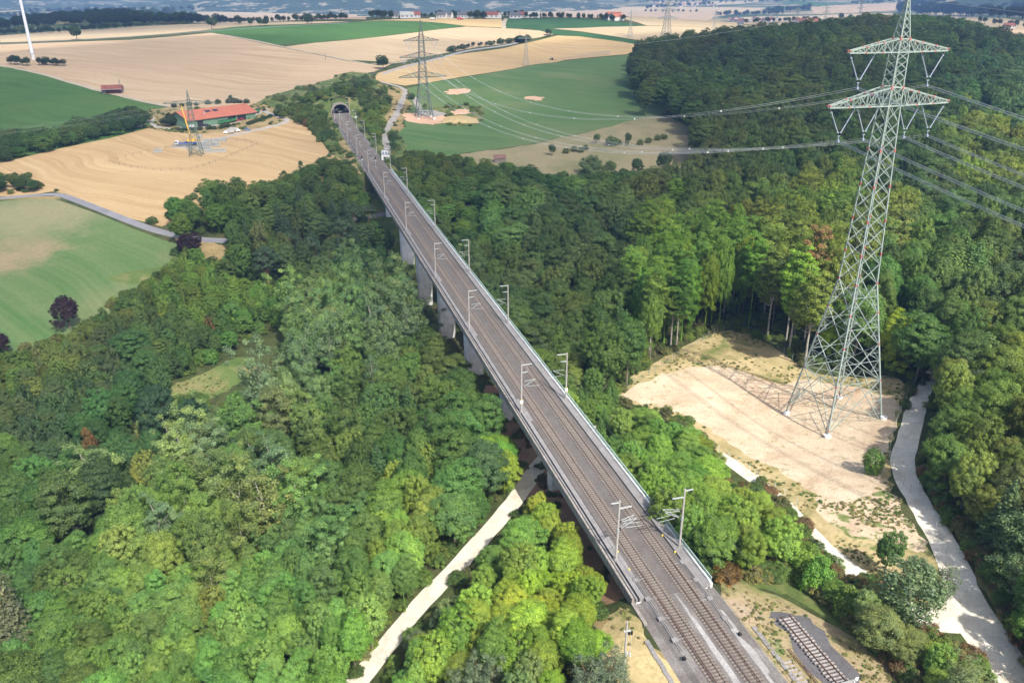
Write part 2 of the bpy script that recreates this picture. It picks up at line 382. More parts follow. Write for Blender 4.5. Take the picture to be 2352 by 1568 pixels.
P['stubble_r2'] = [(1430,44),(1550,42),(1700,58),(1800,60),(1680,66),(1485,59)]
P['stubble_far_l'] = [(170,70),(300,62),(430,56),(560,52),(700,50),(800,50),(700,55),(540,62),(470,70),(300,84),(160,92),(60,96),(0,98),(0,82)]
for n_, mt in (('stubble_far_l','stub_pale'),('stubble_v','stub_gold'),('stubble_big','stub_pink'),('green_left','crop_green'),('stubble_crane','stub_crane'),('green_low','grass_green'),
               ('maize','maize'),('stubble_mid','stub_pale2'),('stubble_r1','stub_pale'),('stubble_r2','stub_pale'),('green_top','crop_dark'),('green_strip','crop_dark'),('stubble_yellow','stub_gold2'),('green_mid','grass_mid'),('meadow','meadow')):
    nm = 'stubble_field' if mt.startswith('stub') else ('dry_meadow' if mt == 'meadow' else 'green_field')
    reg(nm, mt, px(P[n_]))
reg('grassy_hillside', 'g_rough', px([(590,236),(640,212),(740,192),(800,162),(858,172),(880,200),(930,238),(900,300),(870,350),(835,390),(800,372),(760,350),(735,318),(700,285),(665,268),(620,258)]))
# ---- small patches
reg('verge', 'g_dry', px([(860,190),(935,205),(945,235),(935,255),(925,300),(905,340),(880,330),(890,270),(900,225),(880,210)]))
reg('bare_soil', 'sand_pink', px([(932,260),(1000,252),(1040,262),(1033,267),(1010,287),(960,283),(926,278)]))
reg('rough_grass', 'g_rough', px([(955,247),(1060,242),(1113,243),(1108,262),(1103,288),(1060,290),(1010,287),(1034,266),(1000,252)]))
reg('bare_soil', 'sand_pink', px([(1040,254),(1078,249),(1080,262),(1045,264)]))
reg('straw_heap_ground', 'stub_gold', px([(1022,268),(1060,265),(1096,272),(1100,283),(1050,284),(1012,283)]))
reg('gravel_yard', 'gravel_grey', px([(960,252),(1000,254),(1030,262),(1000,268),(955,266)]))
reg('bare_soil', 'sand_pink', px([(1025,210),(1040,204),(1085,203),(1065,216),(1030,218)]))
reg('bare_soil', 'sand_pink', px([(1205,228),(1220,220),(1260,226),(1230,232)]))
reg('verge', 'g_dry', px([(640,410),(735,372),(760,350),(800,370),(825,392),(790,420),(700,415)]))
reg('verge', 'g_dry', px([(370,535),(450,556),(526,560),(520,600),(470,600),(440,560)]))
reg('verge', 'g_dry', px([(-800,460),(110,448),(160,460),(120,452),(-800,474)]))
reg('glade', 'g_glade', px([(395,885),(480,855),(560,815),(605,830),(560,880),(500,905),(440,935),(330,1010),(300,985),(330,920)]))
reg('rough_meadow', 'g_glade', [(-160,300),(-150,312),(-130,322),(-118,310),(-130,300)])
# right clearing
reg('dry_grass', 'g_straw', px([(1400,915),(1470,850),(1600,780),(1680,752),(1760,785),(1850,850),(1960,870),(2090,860),(2075,940),(2045,1010),(2040,1150),(2100,1220),(2170,1330),(2190,1420),(2100,1420),(1960,1330),(1830,1190),(1700,1090),(1600,1000),(1480,930)]))
reg('sandy_clearing', 'sand', px([(1425,908),(1500,865),(1560,848),(1640,838),(1700,852),(1790,884),(1850,872),(1960,884),(2050,915),(2072,935),(2045,1010),(2030,1060),(2020,1120),(1960,1160),(1870,1140),(1810,1090),(1750,1060),(1690,1030),(1620,975),(1530,935),(1450,922)]))
reg('sandy_clearing', 'sand_weedy', px([(1870,1140),(1960,1160),(2030,1090),(2060,1150),(2125,1230),(2130,1270),(2010,1250),(1900,1200)]))
reg('verge', 'g_rough', px([(1600,1250),(1700,1200),(1850,1270),(2000,1400),(2150,1450),(2280,1600),(2080,1640),(1990,1500),(1870,1400),(1780,1350),(1640,1345)]))
reg('verge', 'g_dry', px([(2240,1330),(2190,1200),(2130,1080),(2150,1000),(2200,1050),(2260,1200),(2352,1380),(2420,1600),(2340,1540)]))
# near railway land
reg('dry_grass', 'g_dry', [so(60, 40)[:2], so(93, 40)[:2], so(93, 46)[:2], so(60, 46)[:2]])
reg('dry_grass', 'g_straw', [so(40, 38)[:2], so(80, 37)[:2], so(92, 41)[:2], so(92, 47)[:2], so(40, 47)[:2]])
reg('dry_grass', 'g_dry2', [so(40, 60)[:2], so(92, 60)[:2], so(93, 66)[:2], so(86, 74)[:2], so(70, 79)[:2], so(40, 80)[:2]])
reg('red_soil', 'soil_red', [so(96, 44)[:2], so(96, 57)[:2], so(215, 57)[:2], so(215, 44)[:2]])
reg('red_soil', 'soil_red', px([(1110,888),(1170,960),(1200,1000),(1240,1000),(1200,950),(1150,880)]))
reg('red_soil', 'g_rough', [so(330, 42)[:2], so(330, 60)[:2], so(415, 60)[:2], so(415, 42)[:2]])
reg('grassy_cutting', 'g_rough', [so(436, 62)[:2], so(436, 80)[:2], so(560, 84)[:2], so(640, 78)[:2], so(640, 62)[:2]])
reg('grassy_cutting', 'g_dry', [so(436, 40)[:2], so(436, 46)[:2], so(560, 46)[:2], so(560, 42)[:2]])
reg('ballast', 'ballast', [so(30, 46.6)[:2], so(91.5, 46.6)[:2], so(91.5, 61)[:2], so(30, 61)[:2]])
reg('ballast', 'ballast', [so(434.5, 46.6)[:2], so(640.3, 46.6)[:2], so(640.3, 60.6)[:2], so(434.5, 60.6)[:2]])
reg('hole', 'dark', [so(640.3, 47)[:2], so(646.3, 47)[:2], so(646.3, 60.4)[:2], so(640.3, 60.4)[:2]])
# roads and paths
def road(name, mat, pts, wd, world=False, sm=True):
    p = pts if world else px(pts)
    if sm: p = smooth(p, 2)
    reg(name, mat, strip_poly(p, wd))
reg('verge', 'g_dry', px([(335,262),(352,250),(400,244),(545,250),(600,232),(660,262),(672,280),(600,292),(520,306),(420,308),(345,296)]))
road('asphalt_road', 'asphalt', [(-800,520),(-80,462),(0,455),(110,446),(140,447),(175,460),(230,481),(300,510),(370,534),(450,549),(500,553),(540,552)], 4.2)
road('asphalt_road', 'asphalt', [(-123,341),(-100,362),(-80,382),(-66,391),(-45,398),(-30,404),(0,409),(40,430)], 4.2, True)
road('asphalt_road', 'asphalt', [(-800,112),(-60,104),(0,101),(177,92),(300,85),(420,76),(480,72),(560,66),(660,60),(800,52)], 6)
road('field_track', 'track', [(480,76),(520,82),(575,92),(640,106),(720,122),(800,139),(850,148)], 4)
road('field_track', 'track', [(-700,125),(-60,143),(0,151),(45,158),(150,185),(230,209),(300,226),(400,246)], 4)
road('farm_road', 'conc_road', [(320,292),(342,276),(352,266),(347,278),(352,288),(370,294),(410,296)], 3.5)
road('farm_road', 'conc_road', [(575,268),(595,260),(604,254),(622,262),(640,268),(668,277),(620,292),(577,301),(540,310),(502,319),(480,322)], 4)
reg('farm_yard', 'conc_road', px([(405,297),(420,290),(520,275),(562,266),(580,266),(566,275),(530,284),(470,293),(430,299)]))
reg('bare_soil', 'track', px([(400,340),(470,320),(505,322),(495,335),(440,345)]))
road('field_track', 'asphalt2', [(880,170),(905,160),(955,147),(1040,124),(1100,112),(1190,98)], 4)
road('field_track', 'track', [(850,148),(905,145),(935,140)], 4)
road('farm_road', 'gravel_grey', [(862,186),(895,193),(920,200),(932,208),(930,222),(918,240),(913,262),(902,275),(888,300),(884,318),(888,335),(893,352)], 4.5)
road('farm_road', 'gravel_grey', [(932,222),(945,222),(955,228),(958,240),(965,252)], 5)
road('field_track', 'track', [(1157,66),(1157,55),(1160,48),(1163,43)], 5)
road('gravel_path', 'gravel_white', [(-29,90),(-24.6,96.6),(-17,114),(-11,124),(-6,133),(0,146),(5.4,159.6),(11,170),(18,178),(30,186)], 4.1, True)
road('forest_track', 'gravel_dark', [(-70,215),(-78,200),(-86,186),(-94,171),(-103,160),(-116,150),(-140,142)], 5, True)
road('gravel_road', 'gravel_white', [(2380,1640),(2320,1540),(2270,1470),(2215,1390),(2205,1330),(2170,1250),(2120,1170),(2080,1100),(2070,1060),(2085,1010),(2098,960),(2115,905),(2150,850),(2180,800)], [7,7,7.5,8,5.5,5,4.6,4.6,4.8,4.8,4.6,4,3.6,3.4])
road('gravel_road', 'gravel_white', [(2225,1400),(2170,1425),(2120,1420),(2060,1385),(1990,1335),(1940,1300),(1880,1250),(1830,1190),(1770,1130),(1720,1090),(1650,1040)], [9,7,6,5,5,5,4.5,4,4,3.5,3])
reg('gravel_road', 'gravel_white', px([(2200,1340),(2235,1395),(2290,1500),(2180,1440),(2140,1440),(2120,1415),(2180,1405)]))
reg('siding_ballast', 'ballast_dark', px([(1772,1418),(1785,1408),(1835,1403),(1850,1412),(1960,1545),(2010,1600),(1920,1600),(1860,1545)]))
# far fields, seen between woods
def ff(pts, mt, nm='stubble_field'): reg(nm, mt, px(pts))
ff([(0,5),(80,3),(200,6),(420,17),(300,17),(100,18),(40,26),(0,28)], 'stub_pale')
ff([(90,8),(200,8),(380,19),(210,16)], 'crop_green', 'green_field')
ff([(540,4),(700,3),(980,6),(960,12),(740,9),(600,8)], 'stub_pink')
ff([(430,28),(560,26),(640,30),(820,32),(820,37),(600,35),(480,38)], 'stub_pale')
ff([(430,38),(560,34),(850,38),(840,45),(560,52),(440,50)], 'stub_pink')
ff([(1160,22),(1500,15),(1760,18),(1740,26),(1500,30),(1200,30)], 'stub_pale')
ff([(1190,34),(1300,24),(1560,26),(1720,26),(1640,40),(1400,42),(1230,38)], 'stub_pink')
ff([(1700,40),(1870,36),(2050,30),(2090,42),(1900,52),(1760,60),(1640,50)], 'stub_pale')
ff([(1860,16),(2080,5),(2090,22),(1960,30),(1870,32)], 'stub_pink')
ff([(2110,40),(2200,38),(2352,50),(2400,70),(2280,66),(2160,52)], 'stub_pale')
ff([(2300,62),(2420,70),(2420,120),(2340,88)], 'stub_pink')
ff([(1480,4),(1760,2),(1700,10),(1560,14)], 'stub_pale')
ff([(1780,6),(1840,3),(1950,8),(1880,16)], 'crop_green', 'green_field')
# ---- materials of the ground
PI = math.pi
M['forest_floor'] = ground_mat('forest_floor', [(.3,(.04,.05,.02)),(.5,(.07,.09,.03)),(.7,(.11,.10,.05))], .08, 1.2, .5)
M['g_far'] = ground_mat('g_far', [(.3,(.045,.08,.04)),(.5,(.07,.11,.05)),(.56,(.30,.25,.15)),(.7,(.36,.29,.19))], .0035, .05, .3)
M['stub_pink'] = ground_mat('stub_pink', [(.3,(0.397,0.284,0.181)),(.6,(0.451,0.336,0.214)),(.8,(0.506,0.399,0.247))], .01, .4, .12, RAD(-75), ([(7,.55),(2.2,.3)],(0.325,0.217,0.124),(0.577,0.46,0.304)))
M['stub_pale'] = ground_mat('stub_pale', [(.3,(0.416,0.327,0.206)),(.7,(0.506,0.406,0.255))], .008, .3, .1, RAD(-80), ([(12,.35)],(0.379,0.274,0.165),(0.541,0.442,0.288)))
M['stub_pale2'] = ground_mat('stub_pale2', [(.3,(0.416,0.318,0.206)),(.7,(0.487,0.38,0.238))], .012, .4, .12, RAD(-78), ([(7,.5),(3,.3)],(0.342,0.247,0.14),(0.56,0.452,0.296)))
M['stub_gold'] = ground_mat('stub_gold', [(.3,(0.416,0.292,0.14)),(.7,(0.506,0.372,0.181))], .015, .4, .12, RAD(-80), ([(6,.4)],(0.342,0.23,0.0983),(0.541,0.425,0.23)))
M['stub_gold2'] = ground_mat('stub_gold2', [(.3,(0.424,0.292,0.148)),(.7,(0.497,0.363,0.189))], .012, .4, .12, RAD(-77), ([(5,.55),(2.4,.3)],(0.325,0.217,0.0905),(0.56,0.425,0.23)))
M['stub_crane'] = ground_mat('stub_crane', [(.3,(0.379,0.257,0.132)),(.55,(0.451,0.318,0.165)),(.8,(0.506,0.372,0.206))], .014, .5, .14, RAD(-58), ([(5.5,.5),(2.2,.35)],(0.298,0.195,0.0905),(0.541,0.406,0.23)))
M['crop_green'] = ground_mat('crop_green', [(.3,(.058,.12,.03)),(.7,(.09,.16,.04))], .02, .8, .3, RAD(-75), ([(6,.5)],(.03,.08,.025),(.07,.16,.05)), patch=(.05,.68,.76,(.16,.17,.07)))
M['crop_dark'] = ground_mat('crop_dark', [(.3,(.035,.09,.04)),(.7,(.05,.12,.045))], .02, .8, .25)
M['maize'] = ground_mat('maize', [(.3,(.05,.12,.03)),(.7,(.08,.17,.045))], .015, .6, .35, RAD(-80), ([(4,.35)],(.035,.09,.025),(.09,.18,.05)))
_q = [gp(20, 585), gp(75, 575), gp(130, 480), gp(60, 500)]
M['grass_green'] = ground_mat('grass_green', [(.25,(.07,.15,.045)),(.5,(.10,.17,.06)),(.62,(.14,.19,.075)),(.8,(.30,.26,.14))], .016, .7, .22, RAD(-55), ([(9,.5),(3,.25)],(.06,.14,.04),(.18,.22,.10)), patch=(.012,.56,.7,(.22,.21,.11)), spots=[(_q[0].x,_q[0].y,30,(.30,.23,.14)),(_q[1].x,_q[1].y,16,(.28,.23,.14)),(_q[2].x,_q[2].y,45,(.22,.22,.12)),(_q[3].x,_q[3].y,40,(.25,.24,.13))])
M['grass_mid'] = ground_mat('grass_mid', [(.25,(.08,.145,.045)),(.5,(.11,.17,.06)),(.66,(.17,.19,.085)),(.85,(.22,.21,.1))], .014, .6, .2, RAD(-70), ([(9,.5),(3,.3)],(.045,.12,.035),(.11,.19,.075)))
M['meadow'] = ground_mat('meadow', [(.3,(.19,.19,.09)),(.5,(.26,.23,.13)),(.7,(.32,.26,.15))], .03, .5, .2, patch=(.2,.62,.72,(.3,.3,.2)))
M['g_dry'] = ground_mat('g_dry', [(.3,(.16,.16,.06)),(.5,(.30,.23,.11)),(.7,(.40,.31,.16))], .12, 1.4, .35)
M['g_dry2'] = ground_mat('g_dry2', [(.3,(.20,.20,.075)),(.45,(.30,.25,.13)),(.6,(.36,.28,.18)),(.75,(.33,.28,.24))], .11, 1.6, .4, patch=(.3,.6,.68,(.10,.17,.04)))
M['g_straw'] = ground_mat('g_straw', [(.28,(.16,.19,.06)),(.42,(.34,.28,.13)),(.6,(.50,.40,.21)),(.75,(.42,.31,.19))], .10, 1.5, .35, patch=(.16,.57,.66,(.13,.18,.05)))
M['g_rough'] = ground_mat('g_rough', [(.3,(.06,.10,.03)),(.5,(.11,.15,.045)),(.7,(.26,.22,.10))], .1, 1.2, .4)
M['g_glade'] = ground_mat('g_glade', [(.3,(.075,.13,.035)),(.5,(.12,.17,.05)),(.7,(.27,.23,.11))], .07, 1.2, .35)
_s = [gp(1760, 900), gp(1960, 900), gp(1780, 960), gp(1640, 890), gp(2010, 960), gp(1900, 1060), gp(1700, 1010)]
M['sand'] = ground_mat('sand', [(.3,(.45,.33,.22)),(.5,(.58,.46,.32)),(.68,(.66,.55,.40))], .09, 2.2, .45, patch=(.45,.57,.68,(.36,.31,.17)), spots=[(_s[0].x,_s[0].y,20,(.47,.29,.19)),(_s[1].x,_s[1].y,16,(.45,.26,.17)),(_s[2].x,_s[2].y,13,(.50,.32,.22)),(_s[4].x,_s[4].y,11,(.30,.19,.15)),(_s[5].x,_s[5].y,14,(.66,.56,.42)),(_s[6].x,_s[6].y,15,(.42,.37,.2))])
M['sand_weedy'] = ground_mat('sand_weedy', [(.3,(.45,.34,.23)),(.5,(.58,.45,.31)),(.7,(.62,.49,.35))], .12, 1.2, .25, patch=(.3,.52,.6,(.17,.21,.07)))
M['sand_pink'] = ground_mat('sand_pink', [(.3,(.52,.32,.21)),(.7,(.62,.42,.29))], .1, 1.0, .2)
M['soil_red'] = ground_mat('soil_red', [(.3,(.16,.13,.08)),(.5,(.34,.21,.14)),(.7,(.42,.29,.20))], .06, 1.2, .3)
M['gravel_white'] = ground_mat('gravel_white', [(.3,(.56,.50,.40)),(.5,(.70,.65,.54)),(.7,(.78,.73,.62))], .22, 1.8, .28)
M['gravel_grey'] = ground_mat('gravel_grey', [(.3,(.26,.24,.22)),(.7,(.38,.36,.32))], .15, 1.5, .2)
M['gravel_dark'] = ground_mat('gravel_dark', [(.3,(.20,.19,.18)),(.7,(.28,.27,.25))], .15, 1.5, .2)
M['asphalt'] = ground_mat('asphalt', [(.3,(.20,.20,.22)),(.7,(.25,.25,.27))], .1, 1.5, .12)
M['asphalt2'] = ground_mat('asphalt2', [(.3,(.28,.28,.30)),(.7,(.36,.36,.37))], .1, 1.5, .12)
M['conc_road'] = ground_mat('conc_road', [(.3,(.33,.31,.29)),(.7,(.42,.40,.37))], .1, 1.5, .15)
M['track'] = ground_mat('track', [(.3,(.36,.31,.24)),(.7,(.46,.40,.30))], .1, 1.2, .25)
M['ballast'] = ground_mat('ballast', [(.3,(.15,.135,.125)),(.5,(.18,.165,.155)),(.68,(.27,.255,.24))], .14, 4.5, .6, bumpd=.1)
M['ballast_brown'] = ground_mat('ballast_brown', [(.3,(.12,.095,.08)),(.7,(.17,.14,.12))], .25, 4.5, .55, bumpd=.08)
M['ballast_light'] = ground_mat('ballast_light', [(.3,(.28,.27,.26)),(.7,(.42,.41,.40))], .4, 5, .6, bumpd=.08)
M['ballast_deck'] = ground_mat('ballast_deck', [(.3,(.125,.113,.105)),(.7,(.165,.15,.14))], .2, 4.5, .6, bumpd=.08)
M['ballast_dark'] = ground_mat('ballast_dark', [(.3,(.10,.095,.10)),(.7,(.15,.145,.15))], .2, 3.0, .45, bumpd=.08)

# ---- triangulate the whole ground once, region outlines as shared edges
def build_ground():
    rng = np.random.default_rng(3)
    vin = []; edges = []
    angs = np.radians(np.arange(-60, 60.1, 1.0))
    rr = [45.0]
    while rr[-1] < 9800: rr.append(rr[-1] + max(4.0, rr[-1] * .022))
    for i, r in enumerate(rr):
        a = angs + (np.radians(.5) if i % 2 else 0)
        vin += [(r * math.sin(t), r * math.cos(t)) for t in a]
    vin += [(x, y) for x in np.arange(-70, 90, 10.) for y in (-60., -40., -20., 0., 15., 28.)]
    # finer along the railway formation
    for s_ in list(np.arange(432, 636, 5.)) + [637, 639, 641.5, 643.5, 645.2, 647.5, 650]:
        for o_ in (36.3, 39.3, 42.3, 45.3, 63.1, 66.2, 69.2, 72.2) + ((48.5, 51, 54, 57, 59.5) if s_ > 646.5 else ()): vin.append(tuple(so(s_ + .37, o_)[:2]))
    for s_ in np.arange(50, 98, 4.):
        for o_ in (41.9, 44.1, 46.2, 63.1, 66.2, 69.2, 72.2): vin.append(tuple(so(s_ + .37, o_)[:2]))
    base = [(-9900, -200), (9900, -200), (9900, 9900), (-9900, 9900)]
    vin += base
    for _, _, poly in REG:
        k = len(vin); pts = []
        n = len(poly)
        for i in range(n):
            a = poly[i]; b = poly[(i + 1) % n]; L = math.hypot(b[0] - a[0], b[1] - a[1])
            d = max(6.0, .03 * math.hypot(*a)); m_ = max(1, int(L / d))
            pts += [(a[0] + (b[0] - a[0]) * j / m_, a[1] + (b[1] - a[1]) * j / m_) for j in range(m_)]
        vin += pts; edges += [(k + i, k + (i + 1) % len(pts)) for i in range(len(pts))]
    vv, ee, ff_, *_ = delaunay_2d_cdt([Vector((float(p[0]), float(p[1]))) for p in vin], edges, [], 0, 1e-4)
    V = np.array([[p.x, p.y] for p in vv]); Fc = np.array([f for f in ff_ if len(f) == 3])
    Z = hgt(V[:, 0], V[:, 1]); cen = V[Fc].mean(1)
    ids = np.full(len(Fc), -1)
    for k, (_, _, poly) in enumerate(REG): ids[inpoly(cen, np.array(poly))] = k
    keys = {}
    for k, (nm, mt, _) in enumerate(REG): keys.setdefault((nm, mt), []).append(k)
    jobs = [('ground', 'forest_floor', [-1])] + [(a, b, c) for (a, b), c in keys.items()]
    for nm, mt, ks in jobs:
        if nm == 'hole': continue
        sel = Fc[np.isin(ids, ks)]
        if len(sel) == 0: continue
        u, inv = np.unique(sel, return_inverse=True); inv = inv.reshape(-1, 3)
        me = bpy.data.meshes.new(nm)
        me.from_pydata(np.column_stack([V[u], Z[u]]).tolist(), [], inv.tolist()); me.update()
        me.polygons.foreach_set('use_smooth', [True] * len(me.polygons))
        me.materials.append(M[mt]); o = bpy.data.objects.new(nm, me); COL.objects.link(o); o['kind'] = 'structure'
def inpoly(p, poly):
    x, y = p[:, 0], p[:, 1]; r = np.zeros(len(p), bool); n = len(poly)
    for i in range(n):
        x1, y1 = poly[i]; x2, y2 = poly[(i + 1) % n]
        if y1 == y2: continue
        c = ((y1 > y) != (y2 > y)) & (x < (x2 - x1) * (y - y1) / (y2 - y1) + x1); r ^= c
    return r
build_ground()
# ---------------------------------------------------------------- viaduct
S0, S1 = 91.3, 435.0
def fn(t, o, z): return so(t, o, z)
via = empty('railway_viaduct', so(S0, 53.4, -1))
tag(via, 'long concrete railway viaduct carrying two tracks across the wooded valley', 'viaduct')
def keep(o, par):                       # world-space mesh hung under a parent that sits elsewhere
    o.parent = par; o.matrix_parent_inverse = Matrix.Translation(-Vector(par.location)) @ Matrix.Identity(4); return o
stn = [S0 + (S1 - S0) * i / 40 for i in range(41)]
mb = MB(); mb.sweep([(47.3, -.72), (59.9, -.72), (59.9, -1.25), (57.6, -1.75), (56.4, -4.3), (50.4, -4.3), (49.3, -1.75), (47.3, -1.25)], fn, stn)
keep(mb.build('box_girder', M['conc']), via)
mb = MB(); mb.sweep([(48.45, -.7), (59.0, -.7), (58.5, -.16), (49.0, -.16)], fn, stn); keep(mb.build('ballast_bed', M['ballast_deck']), via)
mb = MB(); mb.sweep([(46.55, .22), (46.95, .22), (46.95, -.62), (47.3, -.62), (47.3, -1.3), (46.55, -1.3)], fn, stn)
keep(mb.build('parapet', M['conc_w']), via)
mb = MB()
for i in range(86):
    s_ = S0 + .1 + i * 4.0
    mb.sweep([(46.6, -1.32), (47.25, -1.32), (47.25, -1.75), (46.75, -1.75)], fn, [s_, s_ + 3.93])
keep(mb.build('fascia', M['conc']), via)
mb = MB(); mb.sweep([(47.25, -.6), (47.25, -.02), (47.55, -.02), (47.55, -.6)], fn, stn)
mb.sweep([(47.9, -.6), (47.9, -.02), (48.75, -.02), (48.75, -.6)], fn, stn); 
mb.sweep([(58.75, -.6), (58.75, .0), (60.35, .0), (60.35, -.6)], fn, stn)
for i in range(6):                       # wider refuges with the masts on them
    s_ = [101.3, 156, 206.5, 254, 312, 371][i]
    mb.sweep([(48.7, -.6), (48.7, .04), (49.35, .04), (49.35, -.6)], fn, [s_ - 5, s_ + 6])
keep(mb.build('walkway', M['conc_slab']), via)
mb = MB(); mb.sweep([(60.37, .08), (60.75, .08), (60.75, -1.3), (60.37, -1.3)], fn, stn); keep(mb.build('edge_beam', M['conc']), via)
mb = MB(); mb.sweep([(47.57, -.6), (47.57, -.35), (47.88, -.35), (47.88, -.6)], fn, stn); keep(mb.build('cable_trough', M['dark']), via)
mb = MB()
for i in range(173): mb.bar(so(S0 + .3 + 2 * i, 60.56, .05), so(S0 + .3 + 2 * i, 60.56, 1.1), .035)
for z_, r_ in ((1.1, .07), (.78, .03), (.45, .03)): mb.bar(so(S0 + .2, 60.56, z_), so(S1, 60.56, z_), r_)
keep(mb.build('railing', M['green_steel']), via)
for i, s_ in enumerate((143.5, 183, 224, 265, 307, 348, 390)):
    pl = [tuple(so(s_ + a, o_)[:2]) for a, o_ in ((-1.2, 51.1), (-.55, 50.5), (.55, 50.5), (1.2, 51.1), (1.2, 55.9), (.55, 56.5), (-.55, 56.5), (-1.2, 55.9))]
    zg = min(hgt([p[0] for p in pl], [p[1] for p in pl])) - 1.5
    mb = MB(); mb.prism(pl, zg, -4.55)
    mb.box(so(s_, 51.6, -4.42), (.9, .9, .25), BROT); mb.box(so(s_, 55.2, -4.42), (.9, .9, .25), BROT)
    keep(mb.build('pier', M['conc_pier']), via)
for s_, e in ((S0, -1), (S1, 1)):
    mb = MB(); a, b = (s_ + .05 * e, s_ + 3.5 * e)
    mb.prism([tuple(so(t, o_)[:2]) for t, o_ in ((min(a, b) , 47.0), (max(a, b), 47.0), (max(a, b), 60.4), (min(a, b), 60.4))], -11 if e < 0 else -9, -1.0)
    mb.prism([tuple(so(t, o_)[:2]) for t, o_ in ((s_ - 5 * (e < 0), 46.4), (s_ + 5 * (e > 0), 46.4), (s_ + 5 * (e > 0), 46.95), (s_ - 5 * (e < 0), 46.95))], -6, -.5)
    mb.prism([tuple(so(t, o_)[:2]) for t, o_ in ((s_ + 1.2, 49.6), (s_ + 3.2, 49.6), (s_ + 3.2, 57.4), (s_ + 1.2, 57.4))] if e < 0 else [tuple(so(t, o_)[:2]) for t, o_ in ((s_ - 3.2, 49.6), (s_ - 1.2, 49.6), (s_ - 1.2, 57.4), (s_ - 3.2, 57.4))], -11, -4.5)
    keep(mb.build('abutment', M['conc_w']), via)
# ---------------------------------------------------------------- tracks
for a, b in ((38, 91.2), (435.1, 700)):
    n = int((b - a) / 6) + 1; mb = MB(); mb.sweep([(47.6, -1.1), (60.2, -1.1), (58.7, -.16), (48.9, -.16)], fn, [a + (b - a) * i / n for i in range(n + 1)])
    o = mb.build('ballast', M['ballast']); o['kind'] = 'structure'
for o1, o2, z_ in ((53.35, 54.35, -.152), ):
    mb = MB(); rng = random.Random(3); st = [(40 + i * 1.7) for i in range(31)]; vs = []
    for q in st: k = min(1, max(.1, (96 - q) / 20)); vs += [so(q, 53.85 - .5 * k + rng.uniform(-.12, .12), z_), so(q, 53.85 + .5 * k + rng.uniform(-.12, .12), z_)]
    mb.add(vs, [(2 * i, 2 * i + 1, 2 * i + 3, 2 * i + 2) for i in range(len(st) - 1)]); o = mb.build('ballast', M['ballast_light']); o['kind'] = 'structure'
mb = MB(); rng = random.Random(5); st = [(40 + i * 1.7) for i in range(28)]; vs = []
for q in st: k = min(1, max(.1, (90 - q) / 16)); vs += [so(q, 58.55 - .35 * k + rng.uniform(-.1, .1), -.15), so(q, 58.69 , -.15), so(q, 60.15 - rng.uniform(0, .5), -.9)]
fs = []
for i in range(len(st) - 1): fs += [(3 * i, 3 * i + 1, 3 * i + 4, 3 * i + 3), (3 * i + 1, 3 * i + 2, 3 * i + 5, 3 * i + 4)]
mb.add([v + Vector((0, 0, .012)) for v in vs], fs); o = mb.build('ballast', M['ballast_light']); o['kind'] = 'structure'
def sleeper_mesh():
    m = MB(); m.box((0, 0, 0), (2.6, .28, .16)); m.box((-.75, 0, .1), (.34, .26, .05)); m.box((.75, 0, .1), (.34, .26, .05))
    return m.mesh('sleeper', M['sleeper'])
SLM = sleeper_mesh()
def track(oc, label, s_a=62, s_b=700):
    t = empty('railway_track', so(s_a, oc, -.2), BROT); tag(t, label, 'railway track', 'main line tracks')
    L = s_b - s_a
    for sx in (-.7535, .7535):
        m = MB(); m.box((sx, L / 2, .13), (.15, L, .03)); m.box((sx, L / 2, .18), (.03, L, .09)); m.box((sx, L / 2, .235), (.075, L, .05))
        r = m.build('rail', M['rail'], t)
        m2 = MB(); m2.box((sx, L / 2, .262), (.06, L, .004)); m2.build('rail_head', M['railtop'], r)
    m = MB(); m.box((0, L / 2, .03), (2.75, L, .06)); m.build('track_bed', M['ballast_brown'], t)
    n = int(L / .63)
    for i in range(min(n, 100)):
        o = bpy.data.objects.new('sleeper', SLM); COL.objects.link(o); o.parent = t; o.location = (0, .3 + i * .63, .02)
    m = MB()
    for i in range(100, n): m.box((0, .3 + i * .63, .02), (2.6, .28, .16))
    r = m.build('sleepers', M['sleeper'], t); r['kind'] = 'stuff'
    return t
track(51.45, 'electrified main line track with pale sleepers on the parapet side of the viaduct')
track(56.2, 'electrified main line track with dark sleepers on the railing side of the viaduct')
# turnout: extra switch rails, drive rods and boxes at the near end
def switch(oc, sgn, s_a, label):
    t = empty('track_switch', so(s_a, oc, -.2), BROT); tag(t, label, 'switch')
    m = MB(); m.bar((.62 * -sgn, 0, .22), (.35 * -sgn, -36, .22), .04); m.bar((-.66, 0, .2), (-.58, -36, .2), .035); m.build('switch_blade', M['rail'], t)
    m = MB()
    for k, o_ in enumerate((2.2, 2.5)): m.box((o_ * -sgn, -9, .14), (.12, 17, .08))
    m.build('drive_rod', M['conc_slab'], t)
    m = MB()
    for k in range(4): m.box((2.35 * -sgn, -1.5 - 4.6 * k, .22), (.9, .7, .25)); m.box((1.2 * -sgn, -1.5 - 4.6 * k, .16), (1.6, .12, .08))
    m.build('drive_box', M['conc_slab'], t)
    m = MB()
    m.box((2.7 * -sgn, -19, .3), (.4, .5, .35)); m.build('point_motor', M['black'], t)
    m = MB()
    for yy in (1.2, 6): m.bar((2.3 * -sgn, yy, .1), (2.3 * -sgn, yy, .38), .16, 8)
    m.build('marker_post', M['yellow'], t)
switch(51.45, 1, 97, 'switch with point drives beside the parapet side track at the near abutment')
switch(56.2, -1, 99, 'switch with point drives beside the railing side track at the near abutment')
